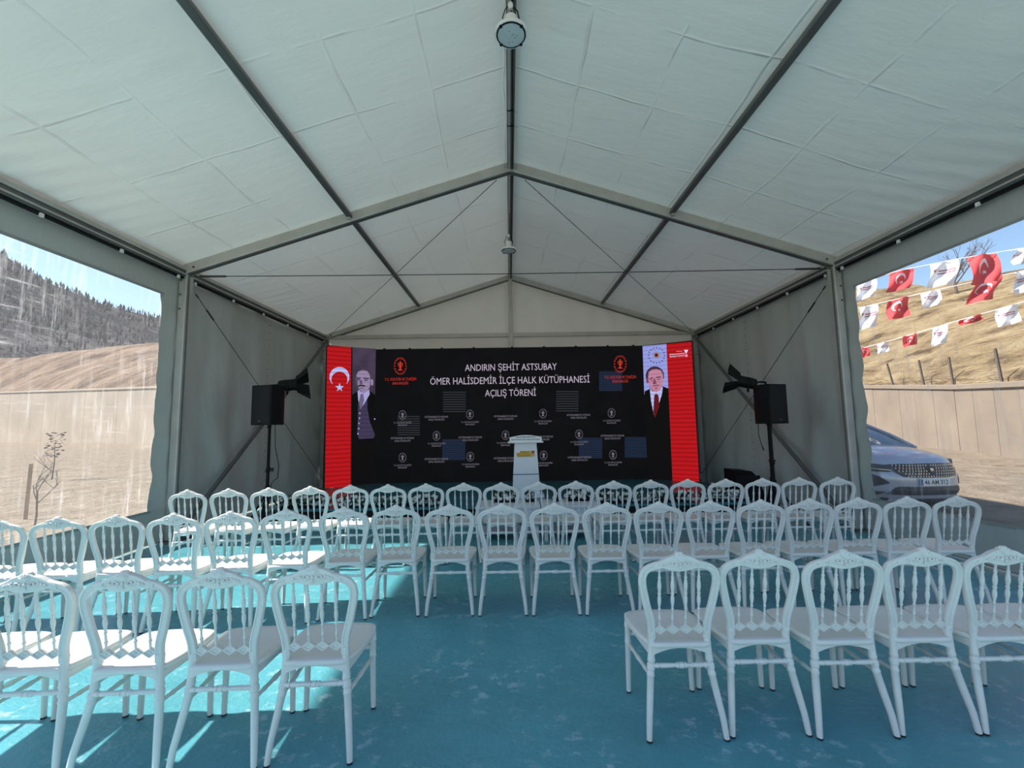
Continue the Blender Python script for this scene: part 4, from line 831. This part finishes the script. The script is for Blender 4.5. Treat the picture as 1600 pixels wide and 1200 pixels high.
# hillsides, as real slopes rising behind the walls
def slope(name, m, a0, a1, r0f, z0f, r1f, z1f, na, nr, rough, label, terr=0.0, prof=1.0):
    def fn(u, v):
        az = a0+(a1-a0)*u; r0, r1 = r0f(az), r1f(az); z0, z1 = z0f(az), z1f(az)
        vv = min(1, v/0.85); r = r0+(r1-r0)*vv; z = z0+(z1-z0)*vv**prof
        x, y = CAM.x+r*math.sin(az), CAM.y+r*math.cos(az)
        q = fbm(x/rough*0.9+31, y/rough*0.9+17, 5)-0.47; z += q*(z1-z0)*0.28*sm(0, 0.3, v)*(1-0.5*sm(.6, .85, v))
        if terr: z += terr*math.sin(z*2.6+2*fbm(x/6, y/6))*sm(0.02, 0.1, v)
        if v < 0.008: z = z0-4.0
        if v > 0.85: k = (v-0.85)/0.15; r += (r1-r0)*0.25*k; z -= (z1-z0)*0.25*k; x, y = CAM.x+r*math.sin(az), CAM.y+r*math.cos(az)
        return (x, y, z)
    return tag(MB().grid(fn, na, nr).build(name, m), label, kind='structure'), fn
D = math.radians
def lerpt(tab):
    def f(x):
        if x <= tab[0][0]: return tab[0][1]
        for (a, b), (c, d) in zip(tab, tab[1:]):
            if x <= c: return b+(d-b)*(x-a)/(c-a)
        return tab[-1][1]
    return f
# azimuth from +Y, negative to the left; elevation of the crest lines as measured
AZ = lambda dx, dy: math.atan2(dx, dy)
def wall_dist_left(az):
    # distance from camera to the left retaining wall line through (-41.1,50) and (-110,85)
    dx, dy = math.sin(az), math.cos(az); ax, ay = -41.1, 50.0; tx, ty = -68.9, 35.0
    det = dx*(-ty)+dy*tx
    r = (ax*(-ty)+ay*tx)/det if abs(det) > 1e-6 else 120
    return max(40, min(140, r))
left_tab = lerpt([(AZ(-.95, .3), .08), (AZ(-.765, .644), .110), (AZ(-.706, .709), .132), (AZ(-.633, .774), .155), (AZ(-.3, .95), .17)])
mt_tab = lerpt([(AZ(-.95, .3), .32), (AZ(-.771, .636), .268), (AZ(-.735, .678), .238), (AZ(-.698, .716), .220), (AZ(-.635, .772), .206), (AZ(-.4, .92), .17)])
slope('hill_brown', 'brownhill', D(-75), D(-18), lambda a: wall_dist_left(a)+0.5, lambda a: 6.4, lambda a: wall_dist_left(a)+55, lambda a: (wall_dist_left(a)+55)*left_tab(a)+1.6, 120, 50, 18, 'bare brown slope above the left retaining wall')
mt, mfn = slope('hill_wooded', 'mountain', D(-78), D(-12), lambda a: 150, lambda a: 4, lambda a: 420, lambda a: 420*mt_tab(a)-1, 150, 70, 70, 'dark wooded mountain beyond the left window', prof=1.05)
rt_tab = lerpt([(AZ(.3, .95), .25), (AZ(.648, .762), .243), (AZ(.711, .703), .226), (AZ(.76, .65), .219), (AZ(.781, .625), .219), (AZ(.95, .3), .21)])
def wall_dist_right(az):
    tab = sorted((AZ(x+.073, y), math.hypot(x, y)) for x, y in ((16.5, 9.0), (19, 15), (22.5, 21.6), (29, 38)))
    return lerpt(tab)(az)
slope('hill_sandy', 'sandhill', D(25), D(66), lambda a: wall_dist_right(a)+0.55, lambda a: wall_dist_right(a)*0.088+0.75, lambda a: wall_dist_right(a)+34, lambda a: (wall_dist_right(a)+34)*rt_tab(a)+1.6, 150, 110, 9, 'dry sandy hillside above the right retaining wall', terr=0.16)
# scrub on the mountain and brown slope
sb = MB(); rg = random.Random(3)
for k in range(6000):
    u, v = rg.random(), rg.random()**0.7*0.86; x, y, z = mfn(u, v); h = rg.uniform(1.2, 4.2)*(0.7+0.6*v); r = h*rg.uniform(0.06, 0.20)
    a = rg.uniform(0, 6); sb.add([(x+r*math.cos(a+q*2*PI/5), y+r*math.sin(a+q*2*PI/5), z+h*rg.uniform(.25, .55)) for q in range(5)]+[(x+rg.uniform(-.4, .4), y, z+h), (x, y, z-0.5)], [(q, (q+1) % 5, 5) for q in range(5)]+[((q+1) % 5, q, 6) for q in range(5)])
tag(sb.build('hillside_scrub', 'scrub', smooth=False), 'dark bare trees and scrub covering the mountain', 'scrub', kind='stuff')
# bare trees
def branches(b, p, d, L, r, depth, rg, spread=0.55):
    q = p+d*L*0.5+Vector((rg.uniform(-1, 1), rg.uniform(-1, 1), 0))*L*0.05; e = q+(d+Vector((rg.uniform(-.2, .2), rg.uniform(-.2, .2), 0.05))).normalized()*L*0.5
    b.tube([p, q, e], [r, r*0.85, r*0.65], 5)
    if depth:
        for k in range(rg.choice((2, 3, 3))):
            nd = (d+Vector((rg.uniform(-1, 1), rg.uniform(-1, 1), rg.uniform(-.2, .5)))*spread*1.4).normalized()
            branches(b, p.lerp(e, rg.uniform(0.55, 1.0)), nd, L*rg.uniform(0.55, 0.8), r*0.6, depth-1, rg, spread)
def bare_tree(name, label, base, h, r, depth, seed, spread=0.55, leafm=None):
    rg = random.Random(seed); t = thing(name, label, 'tree', base); tr = MB(); top = Vector((rg.uniform(-.03, .03)*h, 0, h*0.45))
    tr.tube([(0, 0, -0.1), (0.02*h, 0, h*0.2), top], [r, r*0.85, r*0.7], 7); tr.build('trunk', 'twig', t)
    b = MB()
    for k in range(4): branches(b, Vector((0, 0, 0))+top*(0.7+0.1*k), (Vector((rg.uniform(-1, 1), rg.uniform(-1, 1), 1.1))).normalized(), h*0.24, r*0.5, depth, rg, spread)
    b.build('branches', 'twig', t); return t
p = atz(52, 830, 0); bare_tree('sapling', 'thin bare sapling on the gravel beyond the left window', (p.x, p.y, -0.05), 1.5, 0.016, 2, 5, 0.8)
p = atz(40, 806, 0); sk = MB().bar((p.x, p.y, -0.1), (p.x+0.02, p.y, 0.98), 0.045, 0.045, up=Vector((0, 1, 0))).build('wooden_stake', 'stake'); tag(sk, 'pale wooden stake beside the bare sapling', 'stake')
p2 = at(86, 690, 15.0); bt = thing('shrub', 'small dark leafy shrub in front of the left retaining wall', 'shrub', (p2.x, 15.0, p2.z-0.9 if p2.z < 0.9 else 0))
bt.location.z = -0.05
s_ = MB(); rg = random.Random(9); s_.tube([(0, 0, 0), (0.04, 0, 0.6), (0.0, 0, 1.25)], [0.02, 0.015, 0.006], 6); s_.build('stem', 'twig', bt); s_ = MB()
for k in range(120):
    a = rg.uniform(0, 6.3); rr_ = 0.24*rg.random()**0.5; z = rg.uniform(0.75, 1.6); R = Matrix.Rotation(rg.uniform(0, 6), 3, 'Z') @ Matrix.Rotation(rg.uniform(-1.3, 1.3), 3, 'X'); o = Vector((rr_*math.cos(a), rr_*math.sin(a), z))
    s_.add([o+R @ Vector(q)*0.06 for q in ((-1, 0, 0), (0, -.4, 0), (1, 0, 0), (0, .4, 0))], [(0, 1, 2, 3)])
s_.build('leaves', 'scrub', bt, smooth=False)['kind'] = 'stuff'
p = at(1497, 487, 36.0); bare_tree('bare_tree', 'large bare tree on the sandy hillside behind the bunting', (p.x, 36.0, p.z-0.6), 7.2, 0.13, 4, 12, 0.55)
# wire fence on the right retaining wall
wf = thing('wire_fence', 'leaning fence posts and wires along the top of the right retaining wall', 'fence', (0, 0, 0)); tops = []
def on_wall_right(u):
    best = None
    pts = [(16.5, 9.0, 2.75), (19, 15, 2.9), (22.5, 21.6, 3.25), (29, 38, 4.6)]
    for (x0, y0, z0), (x1, y1, z1) in zip(pts, pts[1:]):
        d = ray(u, 600); dx, dy = d.x, d.y; tx, ty = x1-x0, y1-y0; det = dx*(-ty)+dy*tx; s = (dx*(y0-CAM.y)-dy*(x0-CAM.x))/(dy*tx-dx*ty)
        if 0 <= s <= 1: best = Vector((x0+tx*s+0.25, y0+ty*s, z0+(z1-z0)*s))
    return best
for u, tl in ((1390, 0.25), (1437, 0.12), (1482, 0.04), (1557, 0.08)):
    q = on_wall_right(u)
    if q is None: continue
    tp_ = q+Vector((-tl, 0.05, 1.45)); tops.append((q, tp_)); MB().bar(q-ZUP*0.1, tp_, 0.09, 0.09, up=Vector((0, 1, 0))).build('fence_post', 'twig', wf)
for k in (0.3, 0.6, 0.9): MB().tube([a.lerp(b, k) for a, b in tops], 0.006, 4).build('fence_wire', 'twig', wf)

# ================================================================== BUNTING
MT['flag_red'] = mat('flag_red', (0.62, 0.03, 0.035, 1), 0.7, var=0.06, vscale=5); MT['flag_white'] = mat('flag_white', (0.82, 0.82, 0.84, 1), 0.7, var=0.04, vscale=5); MT['flag_print'] = mat('flag_print', (0.35, 0.10, 0.14, 1), 0.7, var=0.05); MT['cord'] = mat('white_cord', (0.85, 0.85, 0.83, 1), 0.7, var=0.05)
def bunting(label, pts, flags):
    """pts: (u, v, depth) along the cord; flags: (u, width px, height px, slant px, red?, curl)"""
    P = [at(u, v, Y) for u, v, Y in pts]; t = thing('bunting', label, 'bunting', tuple(P[0]))
    T = Matrix.Translation(-P[0])
    def cord_at(u):
        for (a, b) in zip(pts, pts[1:]):
            if a[0] <= u <= b[0]: k = (u-a[0])/(b[0]-a[0]); return at(u, a[1]+(b[1]-a[1])*k, a[2]+(b[2]-a[2])*k)
        return P[-1]
    path = [cord_at(pts[0][0]+(pts[-1][0]-pts[0][0])*k/24) for k in range(25)]
    MB().tube([T @ q for q in path], 0.012, 5).build('cord', 'cord', t)
    for (u, wpx, hpx, sl, red, curl) in flags:
        a = T @ cord_at(u-wpx/2); b = T @ cord_at(u+wpx/2); dep = cord_at(u).y; h = hpx*dep/FPX; s = sl*dep/FPX; ex = (b-a); nrm = Vector((ex.y, -ex.x, 0)).normalized()
        def fs(x, y): # x 0..1 along cord, y 0..1 down
            return a+ex*(x+0.04*math.sin(y*5+u))+Vector((s*y, 0, -h*y))+nrm*(curl*0.10*math.sin(x*7+y*4+u)+0.02*math.sin(y*9))
        f = MB(); f.grid(lambda x, y: fs(x, y), 12, 12)
        n0 = len(f.v); f.grid(lambda x, y: fs(x, y)-nrm*0.003, 12, 12); fo = f.build('flag', 'flag_red' if red else 'flag_white', t)
        c = MB()
        if red:
            for qd in quads(crescent(0.47, 0.40, 0.24, 0.19, 0.065, 20, PI*0.35)): c.add([fs(x, y)+nrm*0.006 for x, y in qd], [(0, 1, 2, 3)])
            sp = starp(0.56, 0.58, 0.10); [c.add([fs(*q)+nrm*0.006 for q in (sp[k], sp[(k+1) % 10], (0.56, 0.58))], [(0, 1, 2)]) for k in range(10)]
            c.build('crescent_and_star', 'flag_white', fo)
        else:
            for y0 in (0.34, 0.44): c.grid(lambda x, y: fs(0.28+0.6*x, y0+0.05*y)+nrm*0.006, 8, 1)
            c.add([fs(*q)+nrm*0.006 for q in ((0.08, 0.30), (0.22, 0.30), (0.15, 0.44))], [(0, 1, 2)]); c.build('logo_print', 'flag_print', fo)
    return t
bunting('upper bunting line of red and white flags outside the right window', [(1330, 447, 11.5), (1400, 424, 11.0), (1500, 404, 10.4), (1640, 381, 9.8)],
        [(1356, 30, 30, -8, 0, .5), (1412, 38, 34, -14, 1, .6), (1476, 44, 40, -10, 0, .5), (1538, 44, 48, -6, 1, .9), (1598, 24, 26, -6, 0, 1.0)])
bunting('middle bunting line of red and white flags outside the right window', [(1330, 484, 12.5), (1420, 463, 11.8), (1500, 445, 11.2), (1640, 414, 10.6)],
        [(1357, 28, 36, -4, 0, .5), (1404, 34, 32, -4, 1, .9), (1456, 30, 26, -6, 0, .9), (1540, 42, 36, -10, 1, .9), (1597, 32, 34, 4, 0, .8)])
bunting('lower bunting line of small red and white flags outside the right window', [(1330, 549, 15.0), (1420, 524, 13.8), (1500, 500, 12.8), (1640, 460, 11.6)],
        [(1350, 14, 14, 2, 1, .6), (1379, 18, 16, 0, 0, .7), (1421, 22, 17, 0, 1, .8), (1470, 24, 30, -6, 0, .8), (1517, 36, 10, 0, 1, 1.0), (1574, 36, 30, -2, 0, .7)])

# ================================================================== CAR
MT['paint'] = mat('pale_grey_paint', (0.50, 0.53, 0.60, 1), 0.16, 0.25, var=0.03, vscale=2); MT['glass'] = mat('car_glass', (0.10, 0.13, 0.15, 1), 0.05, 0.0, var=0.1, spec=0.9); MT['trim_black'] = mat('car_black_trim', (0.03, 0.03, 0.035, 1), 0.5, var=0.1); MT['chrome'] = mat('chrome', (0.75, 0.75, 0.76, 1), 0.12, 1.0, var=0.03)
MT['plate'] = mat('number_plate', (0.82, 0.82, 0.80, 1), 0.5, var=0.03); MT['plate_blue'] = mat('plate_blue', (0.03, 0.08, 0.4, 1), 0.5, var=0.03); MT['headlamp'] = mat('headlamp_lens', (0.07, 0.075, 0.085, 1), 0.08, 0.2, var=0.3, vscale=12); MT['tyre'] = mat('tyre', (0.02, 0.02, 0.02, 1), 0.85, var=0.2)
cpos = at(1459, 750, 7.25)
car = thing('car', 'pale grey suv parked in the shade outside the right window', 'car', (cpos.x, 7.25, -0.05), D(3))
HWD = 0.915
def fy_(x, z): a = abs(x)/HWD; return 0.52*a**3.0+0.16*max(0, (z-0.60)/0.34)**2+0.10*max(0, (0.42-z)/0.2)
def htop(x): return 0.955-0.05*(abs(x)/HWD)**2
MB().grid(lambda u, v: ((lambda x: (x, fy_(x, 0.24+(htop(x)-0.24)*v), 0.24+(htop(x)-0.24)*v))(-HWD+2*HWD*u)), 40, 24).build('front_fascia', 'paint', car, angle=60)
def hood(u, v):
    x = -HWD+2*HWD*u; k = 1-0.06*v; y0 = fy_(x, htop(x)); y = y0+(1.25+0.15*(1-(abs(x)/HWD)**2)*-1-y0)*v
    crease = 0.012*math.exp(-((abs(x)-0.55)/0.06)**2)
    return (x*k, y, htop(x)+0.15*math.sin(v*PI/2)+crease*v+0.035*math.sin(min(1, v*6)*PI/2)*(1-(abs(x)/HWD)**4)-0.05*v*(abs(x)/HWD)**6)
MB().grid(hood, 40, 20).build('bonnet', 'paint', car, angle=60)
for s in (-1, 1):
    def side(u, v):
        y = 0.50+3.85*u; zt = 1.055 if y > 1.2 else htop(HWD)+(1.055-htop(HWD))*sm(0.5, 1.2, y); z = 0.24+(zt-0.24)*v
        x = HWD+0.018*math.sin(v*PI)+0.012*sm(.55, .6, v)-0.10*sm(3.7, 4.35, y)-(1-sm(0.45, 0.9, y))*0.03*0
        return (s*x, y, z)
    sd_ = fixn(MB().grid(side, 40, 12).build('side_panel', 'paint', car, angle=60))
    for yw in (0.92, 3.60):
        MB().lathe((s*0.925, yw, 0.36), [(0.40, 0), (0.40, 0.018), (0.36, 0.02)], 28, (s, 0, 0)).build('wheel_arch', 'trim_black', car)
        wh = MB().lathe((s*0.78, yw, 0.36), [(0.30, 0), (0.355, 0.02), (0.36, 0.10), (0.355, 0.19), (0.30, 0.205), (0.24, 0.20)], 28, (s, 0, 0)).build('wheel', 'tyre', car)
        rm = MB(); rm.lathe((s*0.95, yw, 0.36), [(0.24, 0), (0.24, 0.03), (0.21, 0.035)], 28, (s, 0, 0))
        for k in range(5): a = 2*PI*k/5; rm.bar((s*0.99, yw, 0.36), (s*0.99, yw+0.22*math.cos(a), 0.36+0.22*math.sin(a)), 0.02, 0.06, up=Vector((1, 0, 0)))
        rm.build('rim', 'chrome', wh)
    MB().bar((s*0.93, 1.35, 0.30), (s*0.93, 3.2, 0.30), 0.05, 0.12).build('sill_trim', 'trim_black', car)
    mr = MB().ell((s*1.03, 1.58, 1.10), (0.10, 0.06, 0.07), 10, 6); mr.tube([(s*0.90, 1.6, 1.05), (s*0.98, 1.59, 1.06)], 0.025, 6); mr.build('wing_mirror', 'paint', car)
# greenhouse
gh = [(1.10, 1.08, 0.86, 1.08), (1.55, 1.32, 0.80, 1.06), (2.05, 1.56, 0.68, 1.06), (2.7, 1.625, 0.66, 1.06), (3.5, 1.58, 0.65, 1.06), (4.1, 1.36, 0.66, 1.06), (4.33, 1.06, 0.80, 1.06)]
vs = []
for y, zt, hw, zb in gh: vs += [(-0.895+0.03*(y > 4), y, zb), (-hw-0.03, y, zt-0.03 if zt > zb+.05 else zb), (-hw*0.6, y-0.03, zt+0.005), (0, y-0.05, zt+0.02), (hw*0.6, y-0.03, zt+0.005), (hw+0.03, y, zt-0.03 if zt > zb+.05 else zb), (0.895-0.03*(y > 4), y, zb)]
rf = MB(); n = 7; rf.m = []; fs = []; ms = []
for i in range(len(gh)-1):
    for k in range(n-1):
        fs.append((i*n+k, i*n+k+1, (i+1)*n+k+1, (i+1)*n+k)); ms.append(1 if (k in (0, 5) and 0 < i < 5) or (k in (1, 2, 3, 4) and i in (0, 1)) or (k in (1, 2, 3, 4) and i == 4) else 0)
rf.v = vs; rf.f = fs; rf.m = ms; fixn(rf.build('cabin', ['paint', 'glass'], car, angle=30))
for s in (-1, 1): MB().tube([(s*0.89, 1.10, 1.075), (s*0.84, 1.55, 1.31), (s*0.72, 2.05, 1.545), (s*0.69, 2.7, 1.61)], [0.035, 0.032, 0.03, 0.03], 8).build('pillar', 'paint', car)
MB().box((0, 4.34, 0.65), (1.66, 0.06, 0.82)).build('tailgate', 'paint', car); MB().box((0, 2.3, 0.22), (1.6, 3.7, 0.06)).build('underbody', 'trim_black', car)
MB().tube([(-0.6, 1.16, 1.09), (0.1, 1.10, 1.125), (0.75, 1.15, 1.10)], 0.012, 6).build('wiper', 'trim_black', car)
def patch(name, poly, off, m, parent, cuts=5):
    bm = bmesh.new(); f = bm.faces.new([bm.verts.new((x, 0, z)) for x, z in poly]); bmesh.ops.triangulate(bm, faces=[f])
    for _ in range(3): bmesh.ops.subdivide_edges(bm, edges=bm.edges[:], cuts=1, use_grid_fill=True)
    for v in bm.verts: v.co.y = fy_(v.co.x, v.co.z)-off
    bmesh.ops.recalc_face_normals(bm, faces=bm.faces); me = bpy.data.meshes.new(name); bm.to_mesh(me); bm.free(); me.materials.append(MT[m]); me.polygons.foreach_set('use_smooth', [True]*len(me.polygons)); return link(name, me, parent)
gp = [(-0.60, 0.86), (-0.40, 0.875), (0, 0.88), (0.40, 0.875), (0.60, 0.86), (0.56, 0.75), (0.47, 0.665), (0.3, 0.65), (-0.3, 0.65), (-0.47, 0.665), (-0.56, 0.75)]
gr = patch('grille', gp, 0.008, 'trim_black', car); gb = MB()
for r in range(5):
    for k in range(-13, 14):
        x = k*0.045+(0.022 if r % 2 else 0); z = 0.672+r*0.044
        if abs(x) < 0.42+0.04*r and math.hypot(x, (z-0.775)*1.1) > 0.085: gb.box((x, fy_(x, z)-0.014, z), (0.012, 0.01, 0.028), Matrix.Rotation(0.35 if x > 0 else -0.35, 3, 'Y'))
gb.build('grille_studs', 'chrome', gr, smooth=False)
bd = patch('badge', [(-0.05, 0.83), (0.05, 0.83), (0.06, 0.78), (0.035, 0.735), (0, 0.715), (-0.035, 0.735), (-0.06, 0.78)], 0.022, 'trim_black', car)
lb = MB(); [lb.add([(x*0.045+0.0, fy_(0, 0.77)-0.028, 0.772+z*0.045) for x, z in q], [tuple(range(len(q)))]) for q in ([(-.7, .7), (.1, .9), (.8, .5), (.5, .1), (-.1, .35), (-.6, .2)], [(.5, .1), (.9, -.1), (.3, -.3), (.0, .0)], [(-.6, .2), (-.1, .3), (.2, -.5), (.4, -.95), (-.1, -.8), (-.3, -.2)])]; lb.build('badge_emblem', 'chrome', bd, smooth=False)
patch('lower_intake', [(-0.66, 0.36), (0.66, 0.36), (0.58, 0.48), (0.52, 0.505), (-0.52, 0.505), (-0.58, 0.48)], 0.008, 'trim_black', car)
patch('bumper_skirt', [(-0.9, 0.24), (0.9, 0.24), (0.88, 0.30), (-0.88, 0.30)], 0.010, 'trim_black', car)
for s in (-1, 1):
    hl = [(s*x, z) for x, z in ((0.44, 0.80), (0.62, 0.855), (0.80, 0.875), (0.91, 0.865), (0.905, 0.77), (0.80, 0.74), (0.62, 0.74))]; h_ = patch('headlamp', hl if s > 0 else hl[::-1], 0.012, 'headlamp', car)
    dl = [(s*x, z) for x, z in ((0.56, 0.775), (0.80, 0.80), (0.80, 0.785), (0.58, 0.762))]; patch('running_light', dl if s > 0 else dl[::-1], 0.016, 'chrome', h_)
    fg = [(s*x, z) for x, z in ((0.62, 0.555), (0.72, 0.66), (0.80, 0.705), (0.905, 0.71), (0.905, 0.48), (0.80, 0.475))]; patch('fog_recess', fg if s > 0 else fg[::-1], 0.012, 'trim_black', car)
    fb = [(s*x, z) for x, z in ((0.66, 0.40), (0.9, 0.42), (0.9, 0.34), (0.74, 0.34))]; patch('bumper_insert', fb if s > 0 else fb[::-1], 0.012, 'trim_black', car)
pt = MB().box((0, fy_(0, 0.6)-0.022, 0.58), (0.52, 0.012, 0.115)).build('number_plate', 'plate', car, smooth=False)
MB().box((-0.24, fy_(0, 0.6)-0.029, 0.58), (0.035, 0.003, 0.105)).build('plate_band', 'plate_blue', pt, smooth=False)
put_text('plate_lettering', '46 AM 312', 'trim_black', (0.015, fy_(0, 0.6)-0.0295, 0.58), (1, 0, 0), (0, 0, 1), 0.42, 0.075, pt, 0.02)
